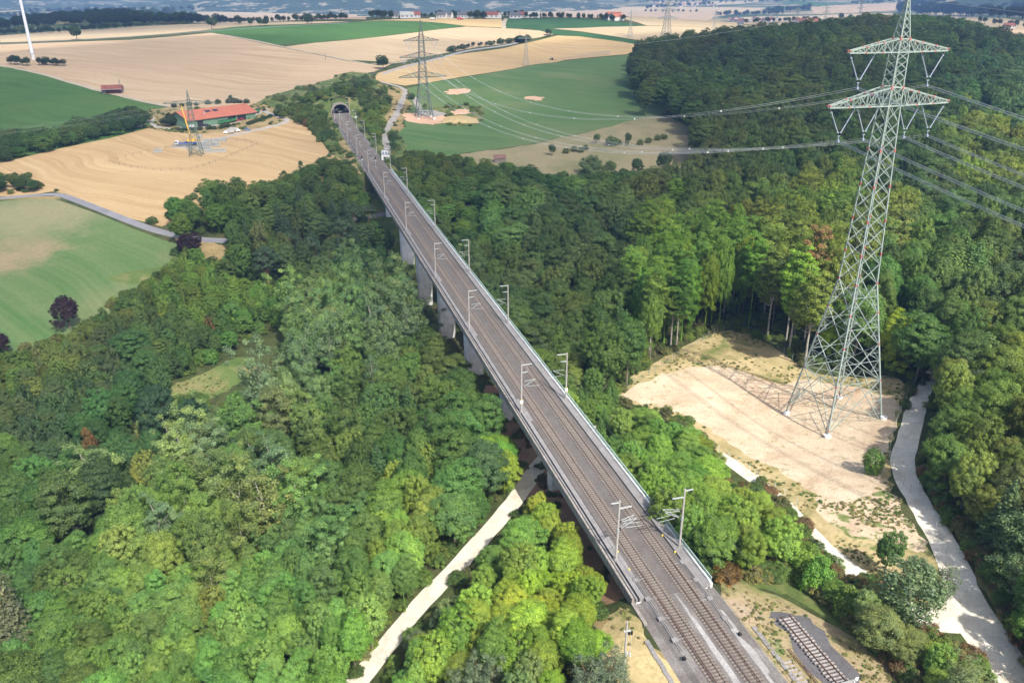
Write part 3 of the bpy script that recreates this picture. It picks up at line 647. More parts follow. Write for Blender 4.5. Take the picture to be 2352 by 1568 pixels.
# unused siding
t = empty('siding_track', so(0, 0, 0)); tag(t, 'short disused track with rusty rails on dark ballast in the dry grass', 'railway track')
m = MB()
for o_ in (67.25, 68.75):
    m.sweep([(o_ - .06, -.55), (o_ + .06, -.55), (o_ + .035, -.36), (o_ - .035, -.36)], fn, [60, 82])
m.build('rail', M['rail'], t)
rng = random.Random(4)
for i in range(34):
    m = MB(); c = so(60.3 + i * .64, 68 + rng.uniform(-.12, .12), -.62); m.box(c, (2.6 + rng.uniform(-.1, .1), .26, .16), BROT + rng.uniform(-.03, .03))
    m.build('sleeper', M['sleeper_old'], t)
t = empty('buffer_stop', so(67, 68, -.4), BROT); tag(t, 'grey steel buffer stop across the short disused track', 'buffer stop')
m = MB()
for sx in (-.75, .75):
    m.bar((sx, 0, 0), (sx, 0, 1.3), .1); m.bar((sx, 0, 1.2), (sx, -1.8, 0), .08); m.bar((sx, 0, 1.2), (sx, .9, 0), .06)
m.bar((-.75, -1.8, .05), (.75, -1.8, .05), .07); m.bar((-.75, .0, .2), (.75, -1.8, .1), .05); m.build('frame', M['steel'], t)
m = MB(); m.box((0, .1, 1.15), (2.4, .22, .4)); m.build('buffer_beam', M['wall_grey'], t)
m = MB(); m.box((1.3, .15, 1.3), (.5, .08, .6)); m.build('sign_plate', M['white'], t)
t = empty('sleeper_row', so(70, 63.5, -.7)); tag(t, 'row of pale old sleepers lying in the grass beside a loose rail', 'sleepers')
for i in range(16):
    m = MB(); m.box(so(62.5 + i * .75, 63.0 + rng.uniform(-.15, .15), -.62), (1.5, .3, .16), BROT + rng.uniform(-.08, .08)); keep(m.build('sleeper', M['sleeper_old']), t)
m = MB(); m.bar(so(62, 64.7, -.6), so(76, 64.5, -.6), .07); m.bar(so(62, 65.1, -.6), so(76, 64.8, -.6), .06)
tag(m.build('loose_rail', M['rail']), 'loose rusty rail lying in the grass beside the pale old sleepers', 'rail')
# pale concrete trough lids along the track edge
for k, (sa, sb, o_, lab) in enumerate(((66, 82, 62.2, 'line of grey concrete trough lids beside the railing side track'), (60, 84, 45.4, 'line of broken trough lids beside the parapet side track near the wooden pole'))):
    m = MB()
    for i in range(int((sb - sa) / 1.0)): m.box(so(sa + i, o_ + rng.uniform(-.05, .05), -.68), (.7, .94, .14), BROT)
    tag(m.build('cable_trough', M['conc_slab']), lab, 'cable trough')
# ---------------------------------------------------------------- catenary masts
def mast(side, kind, sign=False):
    """side: +1 stands on the parapet side, arms reach right; -1 railing side"""
    t = empty('catenary_mast', (0, 0, 0), BROT)
    m = MB(); m.bar((0, 0, -.3), (0, 0, 11.8), .21, 8, .15); m.build('pole', M['mast'], t)
    m = MB(); m.box((0, 0, -.1), (.8, .8, .4)); m.build('foot_block', M['conc_slab'], t)
    def arm(d, z, L, th=.12):
        a = MB(); a.bar((0, 0, z), (d * L, 0, z + .05), th); a.bar((0, .18, z - .05), (d * L, .1, z + .05), .05)
        r = a.build('cross_arm', M['steel'], t)
        a = MB(); a.bar((d * L * .85, 0, z), (d * L * .85, 0, z - .5), .07); a.build('insulator', M['black'], r)
    if kind == 'double': arm(-side, 11.4, 1.5); arm(side, 10.2, 2.2)
    else: arm(side, 11.55, 2.4); arm(side, 9.7, 1.45)
    for k, yo in enumerate((0, 1.0) if kind == 'double' else (0,)):
        a = MB(); a.bar((0, yo * .2, 7.5), (side * 3.3, yo, 7.7), .05); a.bar((0, yo * .2, 5.9), (side * 3.2, yo, 7.6), .05)
        a.bar((side * 1.4, yo, 6.2), (side * 4.3, yo, 6.0), .045); a.bar((side * 1.4, yo, 6.4), (side * 2.3, yo, 7.6), .025)
        r = a.build('cantilever', M['steel'], t)
        a = MB(); a.bar((side * .2, yo * .2, 7.5), (side * .6, yo * .25, 7.52), .1, 6); a.bar((side * .2, yo * .2, 6.0), (side * .6, yo * .25, 6.2), .1, 6); a.build('insulator', M['black'], r)
    a = MB(); a.bar((0, 0, 5.6), (0, 0, 6.2), .27, 8); a.build('bracket', M['pyl_galv'], t)
    if sign:
        a = MB(); a.box((0, -.3, 2.5), (.62, .05, .82)); sgn = a.build('distance_sign', M['white'], t)
        a = MB(); a.box((0, -.3, 2.96), (.62, .06, .08)); a.box((0, -.3, 2.04), (.62, .06, .08)); a.build('frame', M['orange'], sgn)
        for tx, zz in (('160', 2.6), ('0', 2.18)):
            c = bpy.data.curves.new('lettering', 'FONT'); c.body = tx; c.size = .34; c.align_x = 'CENTER'; c.extrude = .005
            o = bpy.data.objects.new('lettering_source', c); COL.objects.link(o); bpy.context.view_layer.update()
            me_ = bpy.data.meshes.new_from_object(o.evaluated_get(bpy.context.evaluated_depsgraph_get())); bpy.data.objects.remove(o)
            me_.materials.clear(); me_.materials.append(M['black']); o = bpy.data.objects.new('lettering', me_); COL.objects.link(o); o.parent = sgn
            o.location = (0, -.335, zz); o.rotation_euler = (RAD(90), 0, 0)
    return t
LS = [101.3, 155.9, 206.2, 253.9, 312.1, 371.7, 430.5, 484, 537, 588, 632]
RS = [101.3, 158.8, 207.6, 255, 313, 378.9, 432, 486, 541, 590, 634]
where = ['at the near end of the viaduct', 'with a distance sign, second from the near end of the viaduct', 'third from the near end of the viaduct', 'fourth from the near end, above the viaduct piers', 'fifth from the near end of the viaduct',
         'sixth, near the far end of the viaduct', 'just past the far abutment', 'in the cutting beside the white cabinets', 'in the cutting halfway to the tunnel', 'in the cutting close to the tunnel', 'beside the tunnel mouth']
protoL = {}
for side, SS, oo, nm in ((1, LS, 48.1, 'parapet side'), (-1, RS, 59.9, 'railing side')):
    pro = {}
    for i, s_ in enumerate(SS):
        k = ('double' if i == 0 else 'single', i == 1)
        o_ = oo if s_ < 440 else (48.1 if side > 0 else 59.6)
        loc = so(s_, o_, 0 if s_ < 434 else -.5)
        lab = f'concrete catenary mast on the {nm}, {where[i]}'
        lab = ' '.join(lab.split()[:16])
        if k not in pro:
            t = mast(side, k[0], k[1]); t.location = loc; pro[k] = t
        else: t = copy_tree(pro[k], loc, BROT)
        tag(t, lab, 'catenary mast', 'catenary masts along the line')
# wires
def wire(pts, r, name, mat, lab, cat, sag=0, grp=None, n=10):
    m = MB(); P_ = []
    for a, b in zip(pts[:-1], pts[1:]):
        for i in range(n):
            t_ = i / n; p = Vector(a).lerp(Vector(b), t_); p.z -= 4 * sag * t_ * (1 - t_); P_.append(p)
    P_.append(Vector(pts[-1])); m.path(P_, r, 3)
    return tag(m.build(name, mat), lab, cat, grp)
for side, SS, oc, nm in ((1, LS, 51.6, 'parapet side track'), (-1, RS, 56.1, 'railing side track')):
    wire([so(s_, oc, 7.6) for s_ in [50] + SS + [690]], .026, 'catenary_wire', M['wire_dark'], f'sagging catenary wire hung from the masts over the {nm}', 'wire', .9)
    wire([so(s_, oc + .15, 5.6) for s_ in [50] + SS + [690]], .026, 'contact_wire', M['wire_dark'], f'level contact wire running close above the {nm}', 'wire', 0)
wire([so(20, 63, 10.5)] + [so(RS[0], 61.2, 10.9)] + [so(s_, 57.8, 11.0) for s_ in RS[1:7]], .024, 'feeder_wire', M['wire_dark'], 'upper feeder wire strung along the railing side masts', 'wire', 1.6)
wire([so(20, 57, 9.5)] + [so(RS[0], 58.2, 9.4)] + [so(s_, 58.6, 9.2) for s_ in RS[1:7]], .022, 'feeder_wire', M['wire_dark'], 'lower feeder wire strung along the railing side masts', 'wire', 1.6)
wire([so(20, 45, 10.5)] + [so(LS[0], 46.8, 10.9)] + [so(s_, 50.2, 11.0) for s_ in LS[1:7]], .022, 'feeder_wire', M['wire_dark'], 'feeder wire strung along the parapet side masts', 'wire', 1.6)
# wooden pole with transformers below the near end
t = empty('transformer_pole', so(79.4, 40.0, -.9), .2); tag(t, 'grey pole with small black transformers in the dry grass', 'pole')
m = MB(); m.bar((0, 0, -.3), (0, 0, 8.7), .19, 8, .14); m.build('pole', M['mast'], t)
m = MB(); m.box((.1, 0, 7.1), (1.0, .25, .15)); r = m.build('bracket', M['steel'], t)
m = MB()
for x_ in (.35, .75): m.bar((x_, -.1, 6.5), (x_, -.1, 7.0), .16, 8)
m.build('transformer', M['black'], t)
m = MB(); m.box((.3, 0, 2.9), (.28, .25, .6)); m.box((.75, 0, 2.7), (.25, .25, .6)); m.build('switch_box', M['steel'], t)
m = MB(); m.bar((.75, 0, 2.9), (.75, -.1, 6.6), .03); m.build('cable', M['steel'], t)
# two signals ahead of the far abutment
for o_, s_, lb in ((54.0, 447, 'small railway signal between the tracks beyond the far abutment'), (47.2, 452, 'railway signal with ladder basket beside the track beyond the far abutment')):
    t = empty('railway_signal', so(s_, o_, -.4), BROT); tag(t, lb, 'signal')
    m = MB(); m.bar((0, 0, 0), (0, 0, 4.6), .09, 6); m.build('post', M['steel'], t)
    m = MB(); m.box((0, -.1, 4.6), (.7, .25, 1.3)); r = m.build('signal_head', M['black'], t)
    m = MB(); m.box((0, .15, 5.2), (.8, .3, .05)); m.build('hood', M['dark'], r)
    m = MB(); m.box((.3, .3, 3.2), (.9, .7, .1)); m.build('basket', M['green_steel'], t)
# ---------------------------------------------------------------- tunnel
t = empty('tunnel_portal', so(640, 53.7, -.6), BROT); tag(t, 'grey arched concrete tunnel mouth in the scrubby hillside', 'tunnel portal')
def arch(R_, n=22, base=-.8, squash=1.0, cz=3.6):
    a0 = math.asin(min(1, (cz - base) / R_)) * 0 - .62
    return [(R_ * math.cos(a0 + (math.pi - 2 * a0) * i / n), cz + R_ * squash * math.sin(a0 + (math.pi - 2 * a0) * i / n)) for i in range(n + 1)]
Ri, Ro = 6.35, 7.35
ai, ao = arch(Ri), arch(Ro)
def tube(profiles_y, name, mat, flip=False):
    m = MB(); n = len(profiles_y[0][1])
    vs = []; fs = []
    for y_, pf in profiles_y: vs += [(x, y_, z) for x, z in pf]
    for k in range(len(profiles_y) - 1):
        for i in range(n - 1):
            f = (k * n + i, k * n + i + 1, (k + 1) * n + i + 1, (k + 1) * n + i); fs.append(f[::-1] if flip else f)
    m.add(vs, fs); return m.build(name, mat, t)
m = MB(); m.box((-.2, 35, -.35), (12.2, 70, .3)); m.build('floor', M['ballast_dark'], t)
tube([(0, ao), (0, ai)], 'front_ring', M['conc_w'])
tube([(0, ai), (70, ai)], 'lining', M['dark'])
tube([(0, ao), (6, ao), (16, [(x * 1.02, z) for x, z in ao])], 'outer_shell', M['conc_w'])
tube([(5.9, ao), (6.3, [(x * 1.4, 3.6 + (z - 3.6) * 1.4) for x, z in ao])], 'grass_collar', M['g_rough'])
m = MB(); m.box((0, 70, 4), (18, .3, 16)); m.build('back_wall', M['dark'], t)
for k, (o_, s_) in enumerate(((63.0, 632), )):
    t2 = empty('equipment_box', so(s_, 64.2, -.7), BROT); tag(t2, 'white equipment box on short legs beside the tunnel mouth', 'cabinet')
    m = MB(); m.box((0, 0, 1.3), (2.4, 1.2, 1.0)); m.build('cabinet', M['white'], t2)
    m = MB()
    for x_ in (-1, 1): m.box((x_, 0, .4), (.15, .9, .8))
    m.build('leg', M['steel'], t2)
# white cabinets by the far abutment
for X, Y, sx, sy, sz, lb in ((884, 357, 3.4, 2.6, 3.0, 'white equipment hut with two doors, set behind the other by the cutting'), (886.5, 367, 4.6, 2.4, 2.9, 'low white equipment hut nearest to the far end of the viaduct')):
    p = gp(X, Y); t2 = empty('equipment_hut', p, .05); tag(t2, lb, 'hut')
    m = MB(); m.box((0, 0, sz / 2), (sx, sy, sz)); m.build('wall', M['white'], t2)
    m = MB(); m.box((0, 0, sz + .08), (sx + .3, sy + .3, .14)); m.build('roof', M['wall_grey'], t2)
    m = MB()
    for x_ in (-.22, .24): m.box((x_ * sx, -sy / 2 - .02, 1.25), (sx * .3, .05, 2.2))
    m.build('door', M['bluegrey'] if sx < 4 else M['wall_white'], t2)
# ---------------------------------------------------------------- lattice pylons
def interp(tab, z):
    for (a, ra), (b, rb) in zip(tab[:-1], tab[1:]):
        if z <= b: return ra + (rb - ra) * (z - a) / (b - a)
    return tab[-1][1]
def lattice_tower(t, tab, levels, rl, rd, mat, xlow=0, name='tower_body', red=None, panels_k=True):
    """tab: (z, half side); levels: panel heights"""
    m = MB(); cs = [(-1, -1), (1, -1), (1, 1), (-1, 1)]
    def c(i, z): h = interp(tab, z); return Vector((cs[i % 4][0] * h, cs[i % 4][1] * h, z))
    for a, b in zip(levels[:-1], levels[1:]):
        big = (b - a) > 6
        for i in range(4):
            f = .55 + .45 * (1 - a / tab[-1][0])
            m.bar(c(i, a), c(i, b), rl * f)
            A, B, C_, D_ = c(i, a), c(i + 1, a), c(i, b), c(i + 1, b)
            m.bar(A, D_, rd * f); m.bar(B, C_, rd * f)
            if big:
                wa, wb = (B - A).length, (D_ - C_).length; k = wa / (wa + wb); X_ = A.lerp(D_, k)
                zl = a + (b - a) * k; L_ = c(i, zl); R_ = c(i + 1, zl)
                m.bar(L_, R_, rd * .7)
                for q in (.5,):
                    for P0, P1, Q in ((A, L_, A.lerp(X_, q)), (L_, C_, X_.lerp(C_, q)), (B, R_, B.lerp(X_, q)), (R_, D_, X_.lerp(D_, q))):
                        m.bar(P0.lerp(P1, .5), Q, rd * .55)
                        m.bar(Q, L_ if (P0 in (A, L_)) else R_, rd * .5) if big else None
    m.build(name, mat, t)
    if red:
        m = MB()
        for z in red:
            for i in range(4): p = c(i, z); m.box(p, (rl * 1.5, rl * 1.5, rl * 3.0))
        m.build('red_joint', M['pyl_red'], t)
def crossarm(t, tab, zb, zt, L, r, mat, npan=6, red=False, tip=.35):
    m = MB(); hb, ht = interp(tab, zb), interp(tab, zt)
    for sx in (-1, 1):
        low = [[Vector((sx * (hb + (L - hb) * k / npan), sy * (hb + (tip - hb) * k / npan), zb)) for k in range(npan + 1)] for sy in (-1, 1)]
        up = [[Vector((sx * (ht + (L - ht) * k / npan), sy * (ht + (tip - ht) * k / npan), zt + (zb + .45 - zt) * k / npan)) for k in range(npan + 1)] for sy in (-1, 1)]
        for q in (0, 1):
            m.bar(low[q][0], low[q][-1], r); m.bar(up[q][0], up[q][-1], r * .9)
            for k in range(npan):
                m.bar(low[q][k + 1], up[q][k + 1], r * .5)
                m.bar(low[q][k], up[q][k + 1], r * .55) if k % 2 else m.bar(up[q][k], low[q][k + 1], r * .55)
        for k in range(npan):
            m.bar(low[0][k], low[1][k + 1], r * .5); m.bar(low[1][k], low[0][k + 1], r * .5); m.bar(low[0][k + 1], low[1][k + 1], r * .5)
            m.bar(up[0][k], up[1][k + 1], r * .45)
    for sy in (-1, 1): m.bar((-hb, sy * hb, zb), (hb, sy * hb, zb), r); m.bar((-ht, sy * ht, zt), (ht, sy * ht, zt), r)
    for sx in (-1, 1): m.bar((sx * hb, -hb, zb), (sx * hb, hb, zb), r)
    a = m.build('crossarm', mat, t)
    if red:
        m = MB()
        for sx in (-1, 1):
            for k in (0, .33, .67, 1):
                for sy in (-1, 1):
                    p = Vector((sx * (ht + (L - ht) * k), sy * (ht + (tip - ht) * k), zt + (zb + .45 - zt) * k)); m.box(p, (r * 2.2, r * 2.2, r * 2.2))
                    if k in (.33, .67): m.box((sx * (hb + (L - hb) * k), sy * (hb + (tip - hb) * k), zb), (r * 2, r * 2, r * 2))
        m.build('red_joint', M['pyl_red'], a)
    return a
PR = RAD(17.8)     # the line runs 17.8 deg left of straight ahead
p1c = Vector((83.4, 185.0, -13.0))
pz = -13.0
py1 = empty('power_pylon', p1c, PR); tag(py1, 'tall pale green lattice pylon with red joints standing on the sandy clearing', 'pylon', 'pylons of the power line crossing the viaduct')
tab1 = [(0, 8.1), (36.8, 3.04), (77.7, 1.6), (88.8, 1.36), (91.5, 1.2), (99.5, .18)]
lv = [0, 12.2, 21.5, 29.5, 36.8] ; z_ = 36.8
while z_ < 76: z_ += max(2.9, 2 * interp(tab1, z_) * .78); lv.append(min(z_, 77.7))
lv = [z for z in lv if z < 76.5] + [77.7, 79.6, 81.5, 83.6, 85.4, 87.1, 88.8, 90.2, 91.5, 93.2, 94.7, 96, 97.2, 98.4, 99.5]
lattice_tower(py1, tab1, lv, .24, .115, M['pyl'], red=(.9, 12, 21.5, 29.5, 36.8, 44, 52, 60, 68, 81.5, 91.5))
crossarm(py1, tab1, 77.7, 81.6, 15.9, .17, M['pyl'], 8, True); crossarm(py1, tab1, 88.8, 91.5, 12.9, .16, M['pyl'], 7, True)
# splayed foot bracing
m = MB(); h0, h1 = 8.1, interp(tab1, 12.2)
for i, (a, b) in enumerate((((-1, -1), (1, -1)), ((1, -1), (1, 1)), ((1, 1), (-1, 1)), ((-1, 1), (-1, -1)))):
    A = Vector((a[0] * h1, a[1] * h1, 12.2)); B = Vector((b[0] * h1, b[1] * h1, 12.2)); m.bar(A, B, .1)
    M_ = (A + B) / 2; m.bar(M_, (a[0] * h0 * .97, a[1] * h0 * .97, .8), .1); m.bar(M_, (b[0] * h0 * .97, b[1] * h0 * .97, .8), .1)
for a, b in (((-1, -1), (1, 1)), ((1, -1), (-1, 1))): m.bar((a[0] * h1, a[1] * h1, 12.2), (b[0] * h1, b[1] * h1, 12.2), .07)
m.build('foot_bracing', M['pyl'], py1)
for sx, sy in ((-1, -1), (1, -1), (1, 1), (-1, 1)):
    q = py1.matrix_basis @ Vector((0, 0, 0)); c_, s_ = math.cos(PR), math.sin(PR)
    wx, wy = p1c.x + c_ * sx * 8.15 - s_ * sy * 8.15, p1c.y + s_ * sx * 8.15 + c_ * sy * 8.15
    zg = hz(wx, wy) - pz
    m = MB(); m.bar((sx * 8.2, sy * 8.2, zg - 1.0), (sx * 8.2, sy * 8.2, zg + .75), .85, 12)
    m.build('foundation', M['white_conc'], py1)
    if zg < -.3: m = MB(); m.bar((sx * 8.2, sy * 8.2, zg), (sx * 8.05, sy * 8.05, .6), .28); m.build('leg_stub', M['pyl'], py1)
    else: m = MB(); m.bar((sx * 8.2, sy * 8.2, zg), (sx * 8.0, sy * 8.0, 1.4), .3); m.build('leg_stub', M['pyl_red'], py1)
def vstring(t, x0, x1, z, drop, r=.11):
    xm = (x0 + x1) / 2; m = MB()
    for x in (x0, x1):
        a = Vector((x, 0, z)); b = Vector((xm, 0, z - drop)); m.bar(a, a.lerp(b, .16), .05); m.bar(a.lerp(b, .14), a.lerp(b, .9), r, 8)
        for q in (.15, .88): m.bar(a.lerp(b, q - .015), a.lerp(b, q + .015), r * 2.0, 8)
    m.box((xm, 0, z - drop), (.7, .12, .12)); m.bar((xm, 0, z - drop), (xm, 0, z - drop - .9), .09); m.box((xm, 0, z - drop - 1.1), (.5, .5, .45))
    m.build('insulator', M['insul'], t); return xm
A1 = []
for x0, x1, z in ((-12.6, -6.0, 88.7), (6.0, 12.6, 88.7), (-15.5, -8.8, 77.6), (-8.5, -2.6, 77.6), (2.6, 8.5, 77.6), (8.8, 15.5, 77.6)):
    x = vstring(py1, x0, x1, z, 6.0); A1.append((x, z - 7.1))
# second pylon of the line, by the tunnel
p2c = gp(975, 271); p2c = Vector((p2c.x, p2c.y, p2c.z)); sc2 = p2c.y / 640
py2 = empty('power_pylon', p2c, PR); tag(py2, 'dark green lattice pylon with three crossarms on the pink soil near the tunnel', 'pylon', 'pylons of the power line crossing the viaduct')
tab2 = [(0, 6.0), (18.2, 3.6), (31, 2.6), (43, 2.1), (54.5, 1.7), (57.5, 1.5), (68.5, .15)]
lv2 = [0, 9.5, 18.2, 22.5, 26.5, 29.5, 33, 36.5, 40, 43, 46, 49, 52, 54.5, 57.5, 60, 62.3, 64.4, 66.4, 68.5]
lattice_tower(py2, tab2, lv2, .36, .17, M['pyl2'], red=(.8, 18.2, 33, 46, 57.5))
for zb, zt, L in ((29.3, 33, 17.8), (43, 46.6, 16.5), (54.5, 57.5, 12.8)): crossarm(py2, tab2, zb, zt, L, .22, M['pyl2'], 7, zb > 40)
for sx, sy in ((-1, -1), (1, -1), (1, 1), (-1, 1)): m = MB(); m.box((sx * 6, sy * 6, .1), (1.6, 1.6, 1.6)); m.build('foundation', M['white_conc'], py2)
A2 = []
for x0, x1, z in ((-12.4, -7.0, 54.4), (7.0, 12.4, 54.4), (-16.2, -10.6, 42.9), (-9.8, -4.4, 42.9), (4.4, 9.8, 42.9), (10.6, 16.2, 42.9)):
    x = vstring(py2, x0, x1, z, 4.5, .13); A2.append((x, z - 5.6))
def wpt(c, x, z, dy=0): return Vector((c.x + math.cos(PR) * x - math.sin(PR) * dy, c.y + math.sin(PR) * x + math.cos(PR) * dy, c.z + z))
NEXT = Vector((p1c.x + math.sin(PR) * 330, p1c.y - math.cos(PR) * 330, -8))
nm_b = ['upper crossarm, tunnel side left', 'upper crossarm, right', 'lower crossarm, outermost left', 'lower crossarm, inner left', 'lower crossarm, inner right', 'lower crossarm, outermost right']
for i, ((x1, z1), (x2, z2)) in enumerate(zip(A1, A2)):
    m = MB()
    for ox, oz in ((-.2, -.2), (.2, -.2), (.2, .2), (-.2, .2)):
        for a, b, sag in ((wpt(p1c, x1 + ox, z1 + oz), wpt(p2c, x2 + ox, z2 + oz), 23.0), (wpt(p1c, x1 + ox, z1 + oz), wpt(NEXT, x1 + ox, z1 + oz - 6), 12.0)):
            pts = []
            for k in range(29):
                q = k / 28; p = a.lerp(b, q); p.z -= 4 * sag * q * (1 - q); pts.append(p)
            m.path(pts, .02 if b.y > a.y else .036, 3)
    for a, b, sag, n in ((wpt(p1c, x1, z1), wpt(p2c, x2, z2), 23.0, 9), (wpt(p1c, x1, z1), wpt(NEXT, x1, z1 - 6), 12.0, 5)):
        for k in range(1, n):
            q = k / n; p = a.lerp(b, q); p.z -= 4 * sag * q * (1 - q); m.box(p, (.42, .04, .42), PR)
    tag(m.build('power_line_bundle', M['wire']), 'silver bundle of four power cables hung from the ' + nm_b[i].replace('tunnel side ', '') + ' insulators', 'power line', 'cable bundles of the pylon line')
m = MB()
for a, b, sag in ((wpt(p1c, 0, 99.5), wpt(p2c, 0, 68.4), 14.), (wpt(p1c, 0, 99.5), wpt(NEXT, 0, 95), 7.)):
    m.path([a.lerp(b, k / 24) - Vector((0, 0, 4 * sag * (k / 24) * (1 - k / 24))) for k in range(25)], .03, 3)
tag(m.build('earth_wire', M['wire']), 'single thin earth wire running over the pylon tips', 'wire')
# smaller pylons
def small_pylon(p, h, arms, lab, mat, rz=0, base=2.2, r=.14, grp=None, nlev=9):
    t = empty('lattice_pylon', p, rz); tag(t, lab, 'pylon', grp)
    tb = [(0, base), (h * .3, base * .62), (h * .8, base * .25), (h, .08)]
    lv_ = [h * (1 - (1 - k / nlev) ** 1.15) for k in range(nlev + 1)]
    lattice_tower(t, tb, lv_, r, r * .55, mat)
    for zf, L in arms: crossarm(t, tb, h * zf, h * (zf + .05), L, r * .75, mat, 4)
    return t
def y_at(X, Y, base):                 # height of what is seen at X,Y standing on base
    d = ray(X, Y); k = base.y / d[1]; return H + d[2] * k - base.z
b = gp(452, 357); h = y_at(431, 207, b); hc = h
crane_py = small_pylon(b, h, ((.8, 14.0),), 'green lattice pylon in the stubble field beside the yellow crane', M['pyl2'], .12, 3.4, .2, nlev=13)
b = gp(1208, 151); small_pylon(b, y_at(1210, 76, b), ((.83, 8.5),), 'thin grey lattice pylon alone in the golden stubble field', M['pyl_galv'], .3, 2.6, .15, nlev=12)
b = gp(1447, 86); small_pylon(b, y_at(1447, 22, b), ((.83, 6),), 'small grey lattice pylon on the pale stubble beyond the green field', M['pyl_galv'], .3, 2.4, .14)
b = gp(1529, 98); small_pylon(b, y_at(1532, -4, b), ((.55, 13), (.72, 15), (.88, 10)), 'large dark lattice pylon at the edge of the right wood', M['pyl_galv'], .3, 6, .3, nlev=12)
for X, Y, Yt, lab in ((1640, 70, 22, 'faint grey pylon on pale stubble right of the large dark pylon'), (1893, 66, 5, 'grey pylon standing behind the trees left of the big pylon tip'),
                      (1972, 56, -6, 'grey pylon nearest to the big pylon tip on its left side'), (1828, 60, 12, 'grey pylon left of the group beyond the dark wood')):
    b = gp(X, Y); hh = max(25, y_at(X, Yt, b)); small_pylon(b, hh, ((.6, hh * .22), (.78, hh * .26)), lab, M['pyl_galv'], .5, hh * .09, hh * .0055)
for X, Y, hh, lab in ((114, 37, 45, 'pale wind turbine mast far off behind the wooded hill at left'), ):
    pass
# thin lines from the crane pylon
for k, (xo, nm_) in enumerate(((-12, 'outer left'), (-6, 'inner left'), (6, 'inner right'), (12, 'outer right'))):
    a = crane_py.location + Vector((xo, .12 * xo, hc * .79)); pts = [(-330, 290, 6), tuple(a), (-60, 650, 24), (120, 1000, 35)]
    pts[0] = (a.x - 150, a.y - 150, a.z - 2); pts[2] = (a.x + 130, a.y + 150, a.z + 14)
    wire(pts[:3], .012, 'power_line', M['wire'], f'thin pale power line from the {nm_} arm of the green pylon by the crane', 'power line', 4)
# ---------------------------------------------------------------- wind turbine mast
b = gp(77, 137); t = empty('wind_turbine', b); tag(t, 'white wind turbine tower rising out of dark bushes in the stubble field', 'wind turbine')
m = MB(); rr_ = b.y * 11.5 / 2352 / 2 * 1.26; m.bar((0, 0, 2), (0, 0, 95), rr_ * .62, 24, rr_ * .35); m.build('tower', M['silver'], t)
m = MB(); m.bar((0, 0, -2), (0, 0, 5), rr_ * .68, 24, rr_ * .66); m.build('base', M['conc'], t)
m = MB(); m.bar((0, 0, 5), (0, 0, 5.4), rr_ * .8, 24); m.build('platform', M['pyl_galv'], t)
m = MB(); m.box((0, 3, 97), (4, 10, 4)); m.build('nacelle', M['silver'], t)
m = MB()
for k in range(3):
    a_ = k * 2.094 + .5; d_ = Vector((math.sin(a_), 0, math.cos(a_))); m.bar(Vector((0, -3, 97)), Vector((0, -3, 97)) + d_ * 34, 1.2, 6, .2)
m.build('blade', M['silver'], t)
# ---------------------------------------------------------------- barn and yard
def along(A, B):
    d = Vector((B.x - A.x, B.y - A.y, 0)); return d.length, math.atan2(d.y, d.x)
def gable_house(p, L, W, hw, hr, rz, label, wall, roof, nwin=3, ridge='x', chim=True, grp=None, cat='house', over=.4, name='house'):
    t = empty(name, p, rz); tag(t, label, cat, grp)
    m = MB(); m.box((0, 0, hw / 2 - .5), (L, W, hw + 1))
    m.add([(-L / 2, -W / 2, hw), (-L / 2, W / 2, hw), (-L / 2, 0, hw + hr), (L / 2, -W / 2, hw), (L / 2, W / 2, hw), (L / 2, 0, hw + hr)], [(0, 2, 1), (3, 4, 5), (0, 3, 5, 2), (1, 2, 5, 4)])
    m.build('wall', wall, t)
    m = MB(); e = over; k = hr / (W / 2)
    for sy in (-1, 1):
        y0, z0 = sy * (W / 2 + e), hw - e * k + .06; m.add([(-L / 2 - e, y0, z0), (L / 2 + e, y0, z0), (L / 2 + e, 0, hw + hr + .1), (-L / 2 - e, 0, hw + hr + .1), (-L / 2 - e, y0, z0 + .22), (L / 2 + e, y0, z0 + .22), (L / 2 + e, 0, hw + hr + .34), (-L / 2 - e, 0, hw + hr + .34)],
              [(0, 1, 2, 3), (4, 5, 6, 7), (0, 1, 5, 4), (0, 3, 7, 4), (1, 2, 6, 5)])
    r = m.build('roof', roof, t)
    if chim: m = MB(); m.box((L * .2, W * .1, hw + hr + .3), (.7, .7, 1.6)); m.build('chimney', M['roof_red2'], r)
    for i in range(nwin):
        x = -L / 2 + L * (i + .5) / nwin; m = MB(); m.box((x, -W / 2 - .03, hw * .6), (L / nwin * .4, .08, min(1.4, hw * .4))); m.build('window', M['glass'], t)
    return t, r
A_, B_ = gp(433, 296), gp(590, 270); L_, rz_ = along(A_, B_)
C_ = gp(396, 280)
W_ = 24.0; nrm = Vector((-math.sin(rz_), math.cos(rz_), 0)); cen = (A_ + B_) / 2 + nrm * W_ / 2
barn, roofb = gable_house(Vector((cen.x, cen.y, cen.z - .3)), L_ * .97, W_, 5.0, 4.6, rz_, 'long green barn with a big red tiled roof and open machine bays', M['wall_green'], M['roof_red'], 0, chim=False, cat='barn', over=1.2, name='barn')
m = MB()
for i, x in enumerate((-.33, .12, .27)): m.box((x * L_, -W_ / 2 - .05, 2.0), (L_ * (.08 if i == 0 else .13), .14, 4.0))
m.build('bay_opening', M['dark'], barn)
m = MB()
for x in (-.19, -.01): m.box((x * L_, -W_ / 2 - .08, 2.1), (L_ * .16, .12, 3.9))
m.build('sliding_door', M['wall_green'], barn)
m = MB(); k = 4.6 / 12
for x in (-.12, -.01): m.add([(x * L_ - 2, -5.6, 7.75 + .3), (x * L_ + 2, -5.6, 8.05), (x * L_ + 2, -3.2, 8.05 + 2.4 * k), (x * L_ - 2, -3.2, 8.05 + 2.4 * k)], [(0, 1, 2, 3)])
